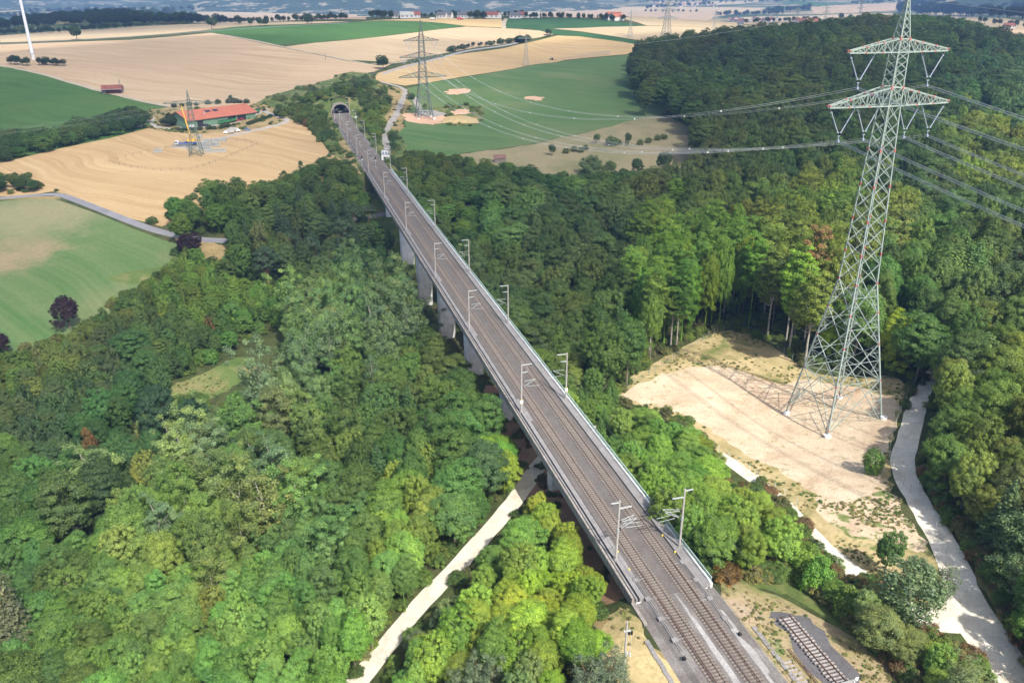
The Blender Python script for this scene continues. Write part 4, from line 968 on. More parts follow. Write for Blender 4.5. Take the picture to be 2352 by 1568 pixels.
m.build('skylight', M['glass'], roofb)
m = MB(); m.bar((-.2 * L_, -7.5, 7.0), (-.2 * L_, -7.5, 8.6), .35, 8); m.build('vent', M['steel'], roofb)
A_, B_ = gp(233, 216), gp(278, 214); L_, rz_ = along(A_, B_); c = (A_ + B_) / 2
shed, sr = gable_house(Vector((c.x, c.y + 3.5, c.z)), 15, 8, 3.4, 2.6, rz_ - .1, 'small open wooden shed with a red roof at the edge of the green field', M['wood_grey'], M['roof_red2'], 0, chim=False, cat='shed', name='shed')
m = MB(); m.box((1, -4.05, 1.5), (11.5, .1, 2.7)); m.build('open_front', M['wood_red'], shed)
m = MB(); m.box((0, -5.2, 3.3), (15.6, 3.0, .18)); m.build('porch_roof', M['wall_grey'], shed)
b = gp(278, 214); t = empty('transformer_pole', b, .2); tag(t, 'twin wooden pole with crossbar beside the small red roofed shed', 'pole')
m = MB(); m.bar((-.6, 0, 0), (-.1, 0, 10.5), .16, 6); m.bar((1.0, 0, 0), (.3, 0, 10.5), .16, 6); m.build('pole', M['wood_grey'], t)
m = MB(); m.box((0, 0, 10), (3.0, .2, .2)); m.build('crossbar', M['steel'], t)
b = gp(1148, 372); t, r_ = gable_house(b, 6.5, 5, 2.6, 1.6, .1, 'small brown roofed hut at the lower edge of the meadow', M['wood_grey'], M['roof_brown'], 0, chim=False, cat='hut', name='hut')
# ---------------------------------------------------------------- vehicles
def wheels(t, xs, w, r):
    for x in xs:
        for sy in (-1, 1): m = MB(); m.bar((x, sy * w / 2 - sy * .12, r), (x, sy * w / 2 + sy * .02, r), r, 12); o = m.build('wheel', M['black'], t)
def loft(m, secs):                     # secs: (x, half width, z0, z1)
    vs = []
    for x, hw_, z0, z1 in secs: vs += [(x, -hw_, z0), (x, hw_, z0), (x, hw_ * .9, z1), (x, -hw_ * .9, z1)]
    fs = [(3, 2, 1, 0)]
    for k in range(len(secs) - 1):
        for i in range(4): j = (i + 1) % 4; fs.append((k * 4 + i, k * 4 + j, k * 4 + 4 + j, k * 4 + 4 + i))
    n = (len(secs) - 1) * 4; fs.append((n, n + 1, n + 2, n + 3)); m.add(vs, fs)
def car(p, rz, label, paint, grp=None):
    t = empty('car', p, rz); tag(t, label, 'car', grp)
    m = MB(); loft(m, [(-2.3, .8, .4, .95), (-2.1, .9, .3, 1.05), (-.9, .92, .28, 1.1), (1.0, .92, .28, 1.0), (2.1, .85, .3, .8), (2.3, .75, .4, .7)]); m.build('body', paint, t)
    m = MB(); loft(m, [(-2.0, .8, 1.0, 1.1), (-1.7, .82, 1.0, 1.62), (.2, .82, 1.0, 1.66), (1.1, .8, .95, 1.05)]); m.build('cabin', M['glass'], t)
    m = MB(); m.box((-.75, 0, 1.68), (1.9, 1.35, .06)); m.build('roof', paint, t)
    wheels(t, (-1.45, 1.4), 1.8, .35); return t
def van(p, rz, label, boxed=True, openb=False):
    t = empty('van', p, rz); tag(t, label, 'van', 'white tarpaulin vans on the field track')
    m = MB(); loft(m, [(.9, .98, .45, 2.2), (1.9, .98, .45, 2.25), (2.5, .96, .45, 1.5), (3.3, .9, .5, 1.15), (3.45, .85, .55, .9)]); m.build('cab', M['white'], t)
    m = MB(); loft(m, [(1.95, .9, 1.45, 2.1), (2.48, .88, 1.42, 1.52)]); m.box((1.4, 0, 1.75), (.7, 1.94, .55)); m.build('windscreen', M['glass'], t)
    m = MB(); m.box((-1.2, 0, .75), (4.2, 2.1, .3)); m.build('flatbed', M['wall_grey'], t)
    m = MB(); m.box((-1.2, 0, 1.95), (4.1, 2.15, 2.1)); m.build('tarpaulin', M['tarp'], t)
    if openb: m = MB(); m.box((-3.26, 0, 1.9), (.06, 1.8, 1.7)); m.build('open_back', M['dark'], t)
    wheels(t, (-2.2, 2.4), 2.0, .4)
for (X, Y), kind, rz, lb in (((526, 307), 'v', 3.5, 'white van with grey tarpaulin facing the crane, leftmost of the three parked vehicles'), ((540, 303), 'vo', .2, 'white double cab van with open tarpaulin back, between van and blue car'),
                            ((568, 300), 'c', .25, 'small blue grey car parked behind the two white vans')):
    p = gp(X, Y)
    if kind == 'c': car(p, rz, lb, M['bluegrey'])
    else: van(p, rz, lb, openb=kind == 'vo')
car(gp(475, 290), rz_ + .3, 'dark car parked in front of the long green barn', M['black'])
p = gp(441, 296); t = empty('van', p, rz_ + .1); tag(t, 'white van parked at the front corner of the barn', 'van')
m = MB(); loft(m, [(-3, 1, .4, 2.4), (1.6, 1, .4, 2.45), (2.4, .98, .45, 1.5), (3.2, .9, .5, 1.1)]); m.build('body', M['white'], t)
m = MB(); loft(m, [(1.65, .94, 1.5, 2.3), (2.38, .92, 1.45, 1.55)]); m.box((.4, 0, 1.8), (1.8, 2.02, .5)); m.build('window', M['glass'], t); wheels(t, (-2, 2), 2, .38)
def trailer(p, rz, label, L=6, c='green_m', low=False):
    t = empty('farm_trailer', p, rz); tag(t, label, 'trailer', 'farm trailers in the barn yard')
    m = MB(); m.box((0, 0, 1.9 if not low else 1.3), (L, 2.4, 1.5 if not low else .8)); m.box((L / 2 + .8, 0, .8), (1.8, .15, .15)); m.build('body', M[c], t)
    m = MB(); m.box((0, 0, 2.66 if not low else 1.71), (L - .3, 2.1, .04)); m.build('tarp_cover', M['green_m'] if c != 'green_m' else M['dark'], t)
    m = MB(); m.box((0, 0, .95), (L * .9, .9, .25)); m.build('chassis', M['red_m'], t); wheels(t, (-L * .25, L * .25), 2.3, .5)
bz = rz_
for X, Y, r_, lb, L, c in ((510, 286, 1.0, 'green trailer leftmost of the row before the barn', 6, 'green_m'), (523, 284, 1.0, 'green and red trailer second in the row before the barn', 6, 'green_m'), (536, 281, 1.0, 'green trailer with pale load third in the row before the barn', 5, 'green_m'),
                           (582, 262, 1.3, 'large green covered trailer nearest to the barn gable', 8, 'green_m'), (592, 259, 1.4, 'large bright green trailer farthest from the barn gable', 8, 'green_m')):
    trailer(gp(X, Y), bz + r_, lb, L, c)
for X, Y, lb in ((547, 279, 'red harrow with folded wings before the barn'), (557, 277, 'red plough rightmost in the row before the barn')):
    t = empty('farm_implement', gp(X, Y), bz + 1.2); tag(t, lb, 'farm implement'); m = MB()
    for k in range(5): m.bar((-2 + k, -1, .6), (-2 + k, 1, 1.8), .08); m.bar((-2 + k, .2, 0), (-2 + k, .2, 1.2), .08)
    m.box((0, 0, 1.2), (5, .25, .25)); m.build('frame', M['red_m'], t)
for k in range(7):
    X, Y = 597 + k * 2.2, 255 - .2 * k; p = gp(X + 6, Y); t = MB(); t.bar((0, 0, .55), (1.2, 0, .55), .6, 12)
    tag(t.build('silage_bale', M['dark'] if k < 4 else M['tarp'], None, p, .4 * k), ('black' if k < 4 else 'pale') + ' wrapped silage bale beside the farm road bend', 'bale', ('black' if k < 4 else 'pale') + ' silage bales at the farm road')
# mobile crane
p = gp(430, 334); t = empty('mobile_crane', p, .12); tag(t, 'blue and white mobile crane with a raised yellow boom beside the pylon', 'crane')
m = MB(); m.box((.5, 0, 1.25), (10.5, 2.6, .9)); m.box((2, 0, 1.9), (6, 2.4, .6)); m.build('carrier', M['blue'], t)
m = MB(); loft(m, [(-6.8, 1.2, .8, 2.2), (-6.5, 1.3, .7, 2.9), (-4.8, 1.3, .7, 2.9)]); cb = m.build('cab', M['white'], t)
m = MB(); m.box((-5.9, 0, 2.2), (1.6, 2.66, .8)); m.build('windscreen', M['glass'], cb)
m = MB(); m.box((2.8, 0, 2.9), (4.4, 2.4, 1.5)); sup = m.build('superstructure', M['orange'], t)
m = MB(); m.bar((3.2, 0, 3.4), (1.4, 0, 14.5), .5, 4, .42); m.bar((1.4, 0, 14.5), (.1, .0, 23.5), .34, 4, .26); m.build('boom', M['orange'], t)
wheels(t, (-5.6, -4.0, 1.5, 3.2, 4.8), 2.6, .6)
# material round the pylon: stacked slabs and steel parts
for X, Y, n, lb in ((480, 327, 4, 'stack of pale concrete slabs right behind the green pylon'), (508, 325, 6, 'long pale stack of slabs at the end of the work site'), (472, 332, 2, 'pale slab stack close behind the green pylon legs'), (497, 334, 3, 'pair of pale block stacks right of the green pylon'), (462, 318, 2, 'small pale block stack at the back of the site')):
    p = gp(X, Y); t = MB()
    for k in range(n):
        for q in range(3): t.box(((k - n / 2) * 1.25, 0, .3 + q * .75), (1.1, 2.6, .62))
    tag(t.build('slab_stack', M['tarp'], None, p, .15), lb, 'slab stack')
rng = random.Random(9)
for X, Y, n, L, lb in ((418, 338, 16, 12, 'grey lattice truss lying on the field left of the crane'), (363, 350, 10, 5, 'small heap of grey steel lattice far left of the crane'), (470, 345, 22, 8, 'heap of grey lattice steel around the pylon foot'), (495, 350, 26, 12, 'long pile of grey lattice steel right of the pylon foot'), (480, 336, 20, 14, 'grey steel beams stacked behind the pylon')):
    p = gp(X, Y); t = MB()
    for k in range(n):
        x = (k / n - .5) * L; t.bar((x, -1, .1), (x + L / n * 1.5, 1, 2.2), .1); t.bar((x, 1, .1), (x + L / n, -1, 2.0), .1); t.bar((x, -1, 2.1), (x + L / n * 2, -1, 2.1), .1)
    t.bar((-L / 2, -1, .2), (L / 2, -1, .2), .14); t.bar((-L / 2, 1, .2), (L / 2, 1, .2), .14)
    tag(t.build('steel_truss', M['steel'], None, p, rng.uniform(-.1, .3)), lb, 'steel parts')
def fence(pts, step, h, lab, mat, r=.06, rails=(1.0,), world=False, mesh=False, name='fence'):
    W_ = [Vector(p) if world else gp(*p) for p in pts]; m = MB(); mr_ = MB(); last = None; t = empty(name, W_[0]); tag(t, lab, 'fence'); k = 0
    for a, b in zip(W_[:-1], W_[1:]):
        n = max(1, int((b - a).length / step))
        for i in range(n):
            q = a.lerp(b, i / n); q.z = hz(q.x, q.y); 
            if k < 60:
                mm = MB(); mm.bar(q - Vector((0, 0, .2)), q + Vector((0, 0, h)), r, 5); keep(mm.build('post', mat, t), t)
            else: m.bar(q - Vector((0, 0, .2)), q + Vector((0, 0, h)), r, 5)
            k += 1
            if last is not None:
                for z in rails: mr_.bar(last + Vector((0, 0, z * h)), q + Vector((0, 0, z * h)), r * .35, 3)
            last = q
    if m.v: keep(m.build('post', mat, t), t)
    keep(mr_.build('rail', mat, t), t)
fence([(250, 372),(300, 385),(370, 393),(440, 390),(495, 372),(545, 352),(590, 333),(565, 325),(500, 322)], 5, 1.3, 'thin post fence curving through the stubble round the crane site', M['wood_grey'], .09, (.9, .5))
fence([(250, 372),(290, 360),(340, 348),(400, 335),(425, 325)], 5, 1.3, 'thin post fence along the left side of the crane site', M['wood_grey'], .09, (.9,))
fence([(1395, 915),(1440, 890),(1490, 862),(1560, 815),(1640, 768),(1680, 752),(1740, 772),(1800, 812),(1840, 842)], 3.5, 2.0, 'grey mesh fence along the wood behind the sandy clearing', M['pyl_galv'], .05, (.98, .5, .05))
fence([(2100, 880),(2085, 905),(2062, 960),(2045, 1010),(2042, 1050),(2060, 1095),(2090, 1130),(2120, 1160),(2165, 1240),(2180, 1300)], 3.5, 1.9, 'temporary fence with pale feet between the clearing and the gravel road', M['steel'], .05, (.98, .08))
fence([(1650, 1040),(1720, 1080),(1800, 1140),(1860, 1190)], 3.5, 1.9, 'pale green mesh fence between the bushes and the sandy clearing', M['green_steel'], .05, (.98, .5))
fence([(912, 300),(900, 320),(895, 345)], 3, 1.0, 'pale railing along the gravel lane above the cutting', M['steel'], .06, (1.0, .5))
fence([(1103, 288),(1110, 262),(1113, 244)], 4, 1.2, 'low fence along the right end of the second pylon site', M['wood_grey'], .1, (.9,))
# tractor with its dust
p = gp(1267, 139); t = empty('tractor', p, 2.9); tag(t, 'green tractor working the golden stubble field', 'tractor')
m = MB(); m.box((1.2, 0, 1.4), (2.6, 1.1, 1.0)); m.box((0, 0, 1.2), (3, 1.3, .6)); m.build('body', M['green_m'], t)
m = MB(); m.box((-.7, 0, 2.5), (1.6, 1.5, 1.4)); c_ = m.build('cab', M['glass'], t); m = MB(); m.box((-.7, 0, 3.25), (1.8, 1.7, .12)); m.build('roof', M['white'], c_)
wheels(t, (-1.0,), 2.1, .95); wheels(t, (1.9,), 1.9, .65)
m = MB(); m.box((-3.6, 0, .7), (1.6, 4.6, .3)); m.bar((-3.6, -2.2, .4), (-3.6, 2.2, .4), .35, 8); m.build('harrow', M['red_m'], t)
dm = bpy.data.materials.new('dust'); dm.use_nodes = True; nt = dm.node_tree; nt.nodes.clear()
ou = nt.nodes.new('ShaderNodeOutputMaterial'); pv = nt.nodes.new('ShaderNodeVolumePrincipled'); pv.inputs['Color'].default_value = (.85, .8, .72, 1); pv.inputs['Density'].default_value = .035; nt.links.new(pv.outputs[0], ou.inputs['Volume'])
m = MB(); d_ = (gp(1400, 128) - p); d_.normalize(); sd = Vector((-d_.y, d_.x, 0)); q0 = p + d_ * 5; secs = 9; vs = []; fs = []
for k in range(secs):
    f = k / (secs - 1); c = q0 + d_ * 62 * f; w2 = 1.5 + 6 * f; h2 = 1.6 + 6 * f ** .8 * (1 - .5 * f)
    for i in range(10): a = 2 * math.pi * i / 10; vs.append(c + sd * math.cos(a) * w2 + Vector((0, 0, .3 + h2 * (.5 + .5 * math.sin(a)) + f)))
for k in range(secs - 1):
    for i in range(10): j = (i + 1) % 10; fs.append((k * 10 + i, k * 10 + j, k * 10 + 10 + j, k * 10 + 10 + i))
fs += [tuple(range(9, -1, -1)), tuple(range((secs - 1) * 10, secs * 10))]; m.add(vs, fs)
tag(m.build('dust_cloud', dm), 'pale dust trailing behind the green tractor', 'dust', None, 'stuff')
for X, Y, lb, c_ in ((1055, 46, 'red baler standing on the stubble before the village', 'red_m'), (993, 46, 'pale trailer standing on the stubble before the village', 'wall_white')):
    p = gp(X, Y); t = empty('farm_machine', p); tag(t, lb, 'farm machine'); m = MB(); m.box((0, 0, 1.8), (6, 2.5, 2.4)); m.box((4, 0, 1.2), (3, 1.5, 1.6)); m.build('body', M[c_], t); wheels(t, (-1.5, 1.5, 4), 2.6, .6)
# poles on the fields
for X, Y, Yt, lb in ((1194, 92, 70, 'thin wooden pole beside the bush row in the stubble'), (748, 138, 123, 'thin wooden pole above the tunnel hill scrub'), (975, 150, 100, 'tall thin pole behind the second pylon')):
    b = gp(X, Y); m = MB(); h_ = y_at(X, Yt, b); m.bar((0, 0, 0), (0, 0, h_), .17, 6); m.box((0, 0, h_ - .5), (2, .15, .15)); tag(m.build('pole', M['wood_grey'], None, b), lb, 'pole')
# straw heap on the pylon site
p = gp(1055, 278); rngn = np.random.default_rng(2); m = MB(); n1, n2 = 16, 9; vs = []
for i in range(n1):
    for j in range(n2):
        f = math.sin(math.pi * i / (n1 - 1)) ** .5 * math.sin(math.pi * j / (n2 - 1)) ** .6; vs.append(((i / (n1 - 1) - .5) * 26, (j / (n2 - 1) - .5) * 11, -.3 + f * 2.4 + rngn.uniform(-.2, .2)))
m.add(vs, [(i * n2 + j, (i + 1) * n2 + j, (i + 1) * n2 + j + 1, i * n2 + j + 1) for i in range(n1 - 1) for j in range(n2 - 1)])
tag(m.build('straw_heap', M['straw'], None, p, -.1), 'long heap of golden straw on the second pylon site', 'heap')
# ---------------------------------------------------------------- villages
rng = random.Random(12)
HL = [(905, 38, 14, 'grey', 'grey roofed farm hall left of the village'), (935, 37, 22, 'white', 'long pale farm hall left in the village'), (955, 35, 15, 'red', 'red roofed house behind the pale farm hall'), (1015, 37, 16, 'grey', 'white house with two dark gables in the village'), (1030, 37, 14, 'grey', 'dark roofed white house right of the twin gables'),
      (1063, 37, 17, 'grey', 'solar roofed house in the middle of the village'), (1078, 35, 12, 'red', 'small red roofed house behind the solar roof'), (1127, 36, 24, 'red', 'wide red roofed house in the village centre'), (1146, 39, 13, 'red', 'white gabled house at the end of the field track'), (1183, 41, 20, 'grey', 'large dark roofed house right of the field track'), (1200, 34, 18, 'red', 'red roof behind the large dark roofed house'),
      (1222, 32, 26, 'white', 'long pale hall behind the village trees'), (1700, 62, 10, 'grey', 'pale farmhouse far right beyond the stubble'), (2316, 66, 18, 'red', 'white house with a red roof at the right edge fields')]
for X, Y, w_, c, lb in HL:
    if X < 1300: Y = 40.8 + (Y - 32) * .22
    p = gp(X, Y); w_ *= .85; gable_house(p, w_, w_ * .62 if w_ < 20 else 12, 4.2, 4.0, rng.uniform(-.4, .4) + (1.5 if 'gabled' in lb else 0), lb, M['wall_white'], M[{'grey': 'roof_grey', 'red': 'roof_red2', 'white': 'tarp'}[c]], 3, grp='houses of the hilltop village' if X < 1300 else None)
def village(x0, x1, y0, y1, n, where_, seed):
    r = random.Random(seed)
    for i in range(n):
        X, Y = r.uniform(x0, x1), r.uniform(y0, y1); p = gp(X, Y); k = r.choice(['roof_red', 'roof_red2', 'roof_grey', 'roof_red2']); w_ = r.uniform(13, 24)
        gable_house(p, w_, w_ * .6, r.uniform(4, 6), r.uniform(3, 5), r.uniform(0, 3), f'far white house with {"red" if "red" in k else "grey"} roof in {where_}', M['wall_white'], M[k], 0, chim=False, grp=f'far houses in {where_}')
village(590, 670, 12, 20, 42, 'the hazy village left of the picture centre', 1)
village(1500, 1660, 8, 20, 34, 'the hazy village above the right fields', 2)
village(1650, 1790, 44, 52, 26, 'the long village behind the right stubble fields', 3)
village(1400, 1460, 46, 48, 7, 'the small group right of the hilltop village', 4)
village(1820, 1890, 50, 58, 8, 'the houses beside the far pylons', 5)
# ---------------------------------------------------------------- far hills
m_, nt, b_ = nodes('far_wood'); tc = N(nt, 'ShaderNodeTexCoord').outputs['Object']
nn_ = noise(nt, .006, 6, .7, tc); nt.links.new(ramp(nt, nn_, [(.3, (.022, .045, .03)), (.55, (.045, .08, .045)), (.57, (.34, .30, .21)), (.8, (.40, .36, .26))]), b_.inputs['Base Color']); b_.inputs['Roughness'].default_value = 1
bump(nt, b_, noise(nt, .05, 5, .7, tc), 25, .8); M['far_wood'] = m_
rngn = np.random.default_rng(8)
def hills(y0, y1, x0, x1, zt, seed, z0=-60):
    nx, ny = 150, 26; xs = np.linspace(x0, x1, nx); ys = np.linspace(y0, y1, ny); ph = np.random.default_rng(seed).uniform(0, 6, 6)
    vs = []
    for y in ys:
        f = (y - y0) / (y1 - y0)
        for x in xs:
            u = (x - x0) / (x1 - x0); e = min(1, u * 6, (1 - u) * 6) ** .6
            r_ = .62 + .22 * math.sin(x * .0016 + ph[0]) + .14 * math.sin(x * .0043 + ph[1]) + .05 * math.sin(x * .011 + ph[2] + y * .004)
            vs.append((x, y + 130 * math.sin(x * .0021 + ph[3]), z0 + (zt - z0) * e * r_ * math.sin(min(1, f * 1.3) * math.pi / 2) + rngn.uniform(0, 9)))
    m = MB(); m.add(vs, [(j * nx + i, j * nx + i + 1, (j + 1) * nx + i + 1, (j + 1) * nx + i) for j in range(ny - 1) for i in range(nx - 1)])
    o = m.build('wooded_hills', M['far_wood']); o['kind'] = 'structure'; o.data.polygons.foreach_set('use_smooth', [True] * len(o.data.polygons))
hills(4300, 6000, -2600, 900, 120, 1); hills(6200, 8200, -7000, -1500, 190, 2); hills(7400, 9300, -2500, 6500, 260, 3); hills(3300, 4300, 1850, 4200, 150, 4); hills(4300, 5600, -4200, -1900, 90, 6)
# ---------------------------------------------------------------- cloud that shades the valley and the fields
CZ = 1500.0; off = SUNV * (CZ / SUNV.z)
cm = bpy.data.materials.new('cloud'); cm.use_nodes = True; nt = cm.node_tree; nt.nodes.clear()
ou = nt.nodes.new('ShaderNodeOutputMaterial'); pv = nt.nodes.new('ShaderNodeVolumeScatter'); pv.inputs['Color'].default_value = (.99, .99, 1, 1); pv.inputs['Density'].default_value = .0058; nt.links.new(pv.outputs[0], ou.inputs['Volume'])
def cloud(poly, seed, thick, name='cloud'):
    P_ = np.array(poly, float) + [off.x, off.y]; x0, y0 = P_.min(0) - 60; x1, y1 = P_.max(0) + 60
    st = max(14, (x1 - x0) / 130); xs = np.arange(x0, x1, st); ys = np.arange(y0, y1, st); X, Y = np.meshgrid(xs, ys); q = np.stack([X.ravel(), Y.ravel()], 1)
    rg = np.random.default_rng(seed); nz = np.zeros(len(q))
    for k in range(5):
        w_ = 2 * math.pi / (600 / 1.9 ** k); a = rg.uniform(0, 6.28, 3)
        for t_ in a: nz += (np.sin(q[:, 0] * w_ * math.cos(t_) + q[:, 1] * w_ * math.sin(t_) + t_ * 9)) / 1.7 ** k * .33
    d = np.full(len(q), 1e9); n = len(P_)
    for i in range(n):
        a, b = P_[i], P_[(i + 1) % n]; ab = b - a; t_ = np.clip(((q - a) @ ab) / (ab @ ab), 0, 1); d = np.minimum(d, np.linalg.norm(q - (a + t_[:, None] * ab), axis=1))
    d = np.where(inpoly(q, P_), d, -d)
    th = np.clip((d + 18 * nz + 10) / 70, 0, 1) * thick * np.clip(1 + .45 * nz, .25, 1.7)
    th = th.reshape(X.shape); ny, nx = X.shape; ok_ = th > .5
    idx = -np.ones((2, ny, nx), int); vs = []
    core = np.zeros((ny - 1, nx - 1), bool); core = ok_[:-1, :-1] | ok_[1:, :-1] | ok_[:-1, 1:] | ok_[1:, 1:]
    use = np.zeros((ny, nx), bool); use[:-1, :-1] |= core; use[1:, :-1] |= core; use[:-1, 1:] |= core; use[1:, 1:] |= core
    for j, i in zip(*np.nonzero(use)):
        for L_ in (0, 1): idx[L_, j, i] = len(vs); vs.append((X[j, i], Y[j, i], CZ + (th[j, i] * .85 if L_ else -th[j, i] * .15) + (.3 if L_ else 0)))
    fs = []
    for j, i in zip(*np.nonzero(core)):
        a = [idx[:, j, i], idx[:, j, i + 1], idx[:, j + 1, i + 1], idx[:, j + 1, i]]
        fs.append(tuple(int(v[1]) for v in a)); fs.append(tuple(int(v[0]) for v in a[::-1]))
        for (dj, di), (p_, q_) in (((0, -1), (3, 0)), ((0, 1), (1, 2)), ((-1, 0), (0, 1)), ((1, 0), (2, 3))):
            jj, ii = j + dj, i + di
            if not (0 <= jj < ny - 1 and 0 <= ii < nx - 1) or not core[jj, ii]: fs.append((int(a[p_][0]), int(a[q_][0]), int(a[q_][1]), int(a[p_][1])))
    me = bpy.data.meshes.new(name); me.from_pydata(vs, [], fs); me.update(); me.materials.append(cm); o = bpy.data.objects.new(name, me); COL.objects.link(o); o['kind'] = 'stuff'; return o
cloud([(-400,120),(-170,150),(-110,165),(-75,205),(-30,215),(-5,180),(25,198),(35,250),(75,285),(130,330),(190,420),(300,520),(430,620),(900,800),(1300,1100),(1300,1300),(200,1100),(-300,1000),(-500,860),(-1200,900),(-1200,300)], 4, 95)
cloud([(-900,1100),(-300,1130),(200,1230),(900,1400),(2500,2000),(2600,3600),(300,3300),(-1800,3300),(-2200,1900)], 5, 110)
# ---------------------------------------------------------------- haze
hm = bpy.data.materials.new('haze'); hm.use_nodes = True; nt = hm.node_tree; nt.nodes.clear()
ou = nt.nodes.new('ShaderNodeOutputMaterial'); pv = nt.nodes.new('ShaderNodeVolumePrincipled'); pv.inputs['Color'].default_value = (.26, .46, .85, 1); pv.inputs['Density'].default_value = 0.00013; pv.inputs['Anisotropy'].default_value = .0
nt.links.new(pv.outputs[0], ou.inputs['Volume'])
m = MB(); m.box((0, 4800, 110), (19700, 10200, 400)); o = m.build('haze', hm); o['kind'] = 'stuff'
# ---------------------------------------------------------------- tree prototypes
def quads(C_, Nn, T, a, b):
    B = np.cross(Nn, T)
    v = np.stack([C_ - T * a[:, None], C_ - B * b[:, None] * 1.0, C_ + T * a[:, None], C_ + B * b[:, None]], 1)
    return v.reshape(-1, 3)
def unit(v): return v / (np.linalg.norm(v, axis=-1, keepdims=True) + 1e-9)
def leaves_mesh(name, C_, Nn, size, rng, asp=.62, mats=None):
    Nn = unit(Nn); T = unit(np.cross(Nn, unit(rng.normal(size=Nn.shape))))
    s_ = size * rng.uniform(.65, 1.3, len(C_)); v = quads(C_, Nn, T, s_, s_ * asp)
    n = len(C_); me = bpy.data.meshes.new(name); me.vertices.add(4 * n); me.vertices.foreach_set('co', v.astype(np.float32).ravel())
    me.loops.add(4 * n); me.loops.foreach_set('vertex_index', np.arange(4 * n, dtype=np.int32))
    me.polygons.add(n); me.polygons.foreach_set('loop_start', np.arange(0, 4 * n, 4, dtype=np.int32)); me.polygons.foreach_set('loop_total', np.full(n, 4, dtype=np.int32))
    me.update(calc_edges=True); me.materials.append(M['leaf']); return me
def blob_crown(name, seed, R_, cz, ncl, nl, leaf, rc=(.9, 1.5), flat=.7, droop=0, gap=.0, lob=.18, up=.55, shape=None):
    rng = np.random.default_rng(seed); R_ = np.array(R_)
    k = np.arange(ncl); ph = np.arccos(1 - 1.85 * (k + .5) / ncl); th = k * 2.39996 + rng.uniform(0, 6)
    d = np.stack([np.sin(ph) * np.cos(th), np.sin(ph) * np.sin(th), np.cos(ph)], 1) + rng.normal(size=(ncl, 3)) * .12; d = unit(d)
    lobes = unit(rng.normal(size=(7, 3))); am = 1 + lob * (np.maximum(0, d @ lobes.T) ** 6).sum(1) - lob * .5
    rad = am * rng.uniform(.62, 1.0, ncl) ** .7
    if shape: rad = rad * shape(d)
    cc = d * R_ * rad[:, None] + [0, 0, cz]
    cr = rng.uniform(rc[0], rc[1], ncl)
    keepc = rng.random(ncl) > gap; cc, cr, d = cc[keepc], cr[keepc], d[keepc]
    n = len(cc); idx = np.repeat(np.arange(n), nl)
    l = unit(rng.normal(size=(n * nl, 3)) + d[idx] * .55 + [0, 0, .35]); rr = rng.uniform(.45, 1.32, n * nl)
    p = cc[idx] + l * (cr[idx] * rr)[:, None] * [1, 1, flat]
    p[:, 2] -= droop * (np.hypot(*(p[:, :2] - cc[idx][:, :2]).T)) ** 1.3
    nn = l * .75 + d[idx] * .35 + [0, 0, up] + rng.normal(size=l.shape) * .42
    # inner filling so that no light passes straight through
    m_ = n * nl // 7; q = unit(rng.normal(size=(m_, 3))) * R_ * rng.uniform(.3, .75, m_)[:, None] + [0, 0, cz]
    if shape: q = (q - [0, 0, cz]) * shape(unit(q - [0, 0, cz]))[:, None] + [0, 0, cz]
    P_ = np.concatenate([p, q]); Nn = np.concatenate([nn, unit(rng.normal(size=(m_, 3))) + [0, 0, .6]])
    me = leaves_mesh(name, P_, Nn, leaf, rng); return me, cc
def trunk_mesh(name, h, r, cc, mat, seed=0, nlimb=9, zmin=.3, bend=.3):
    rng = random.Random(seed); m = MB(); pts = []; x = y = 0
    for i in range(7):
        pts.append(Vector((x, y, h * i / 6))); x += rng.uniform(-bend, bend); y += rng.uniform(-bend, bend)
    for i in range(6): m.bar(pts[i] - Vector((0, 0, .4 if i == 0 else .02)), pts[i + 1], r * (1 - .14 * i), 7, r * (1 - .14 * (i + 1)))
    sel = rng.sample(range(len(cc)), min(nlimb, len(cc)))
    for k in sel:
        e = Vector(cc[k]); e.x *= .78; e.y *= .78; e.z -= .4; z0 = max(h * zmin, min(e.z * .75, h * .9)); f = z0 / h * 6; i = min(int(f), 5); s_ = pts[i].lerp(pts[i + 1], f - i)
        mid = s_.lerp(e, .5) + Vector((0, 0, -.4)); m.bar(s_, mid, r * .38, 5, r * .26); m.bar(mid, e, r * .26, 4, r * .08)
    return m.mesh(name, mat)
PROTO = {}
def proto(key, name, h, rad, crown, trunk): PROTO[key] = dict(name=name, h=h, r=rad, crown=crown, trunk=trunk)
for i, (R_, cz, h, sh) in enumerate((((4.6, 4.3, 5.2), 9.2, 14.6, None), ((4.9, 5.0, 4.6), 8.6, 13.4, None), ((4.2, 4.4, 6.0), 9.4, 15.6, lambda d: 1 - .25 * np.maximum(0, d[:, 2]) ** 2), ((5.0, 4.5, 5.0), 8.8, 14, lambda d: 1 + .15 * d[:, 0]))):
    ncl_, nl_, rc_, fl_, gp_ = ((175, 200, (.45, 1.1), .62, .07), (320, 110, (.3, .75), .8, .1), (200, 170, (.4, .95), .95, .16), (160, 210, (.7, 1.4), .34, .05))[i]
    me, cc = blob_crown('crown', 10 + i, R_, cz, ncl_, nl_, .14, rc_, fl_, .06, gp_, .34, shape=sh)
    proto('round%d' % i, 'broadleaf_tree', h, 4.7, me, trunk_mesh('trunk', h * .8, .32, cc, M['bark'], i))
for i, (R_, cz, h) in enumerate((((2.9, 2.9, 7.4), 11, 18.5), ((3.5, 3.3, 7.0), 10.8, 18))):
    me, cc = blob_crown('crown', 30 + i, R_, cz, 120, 120, .15, (.4, .9), .95, 0, .3, .6, up=.35)
    proto('tall%d' % i, 'poplar_tree', h, 3.2, me, trunk_mesh('trunk', h * .78, .3, cc, M['bark_pale'], 40 + i, 7))
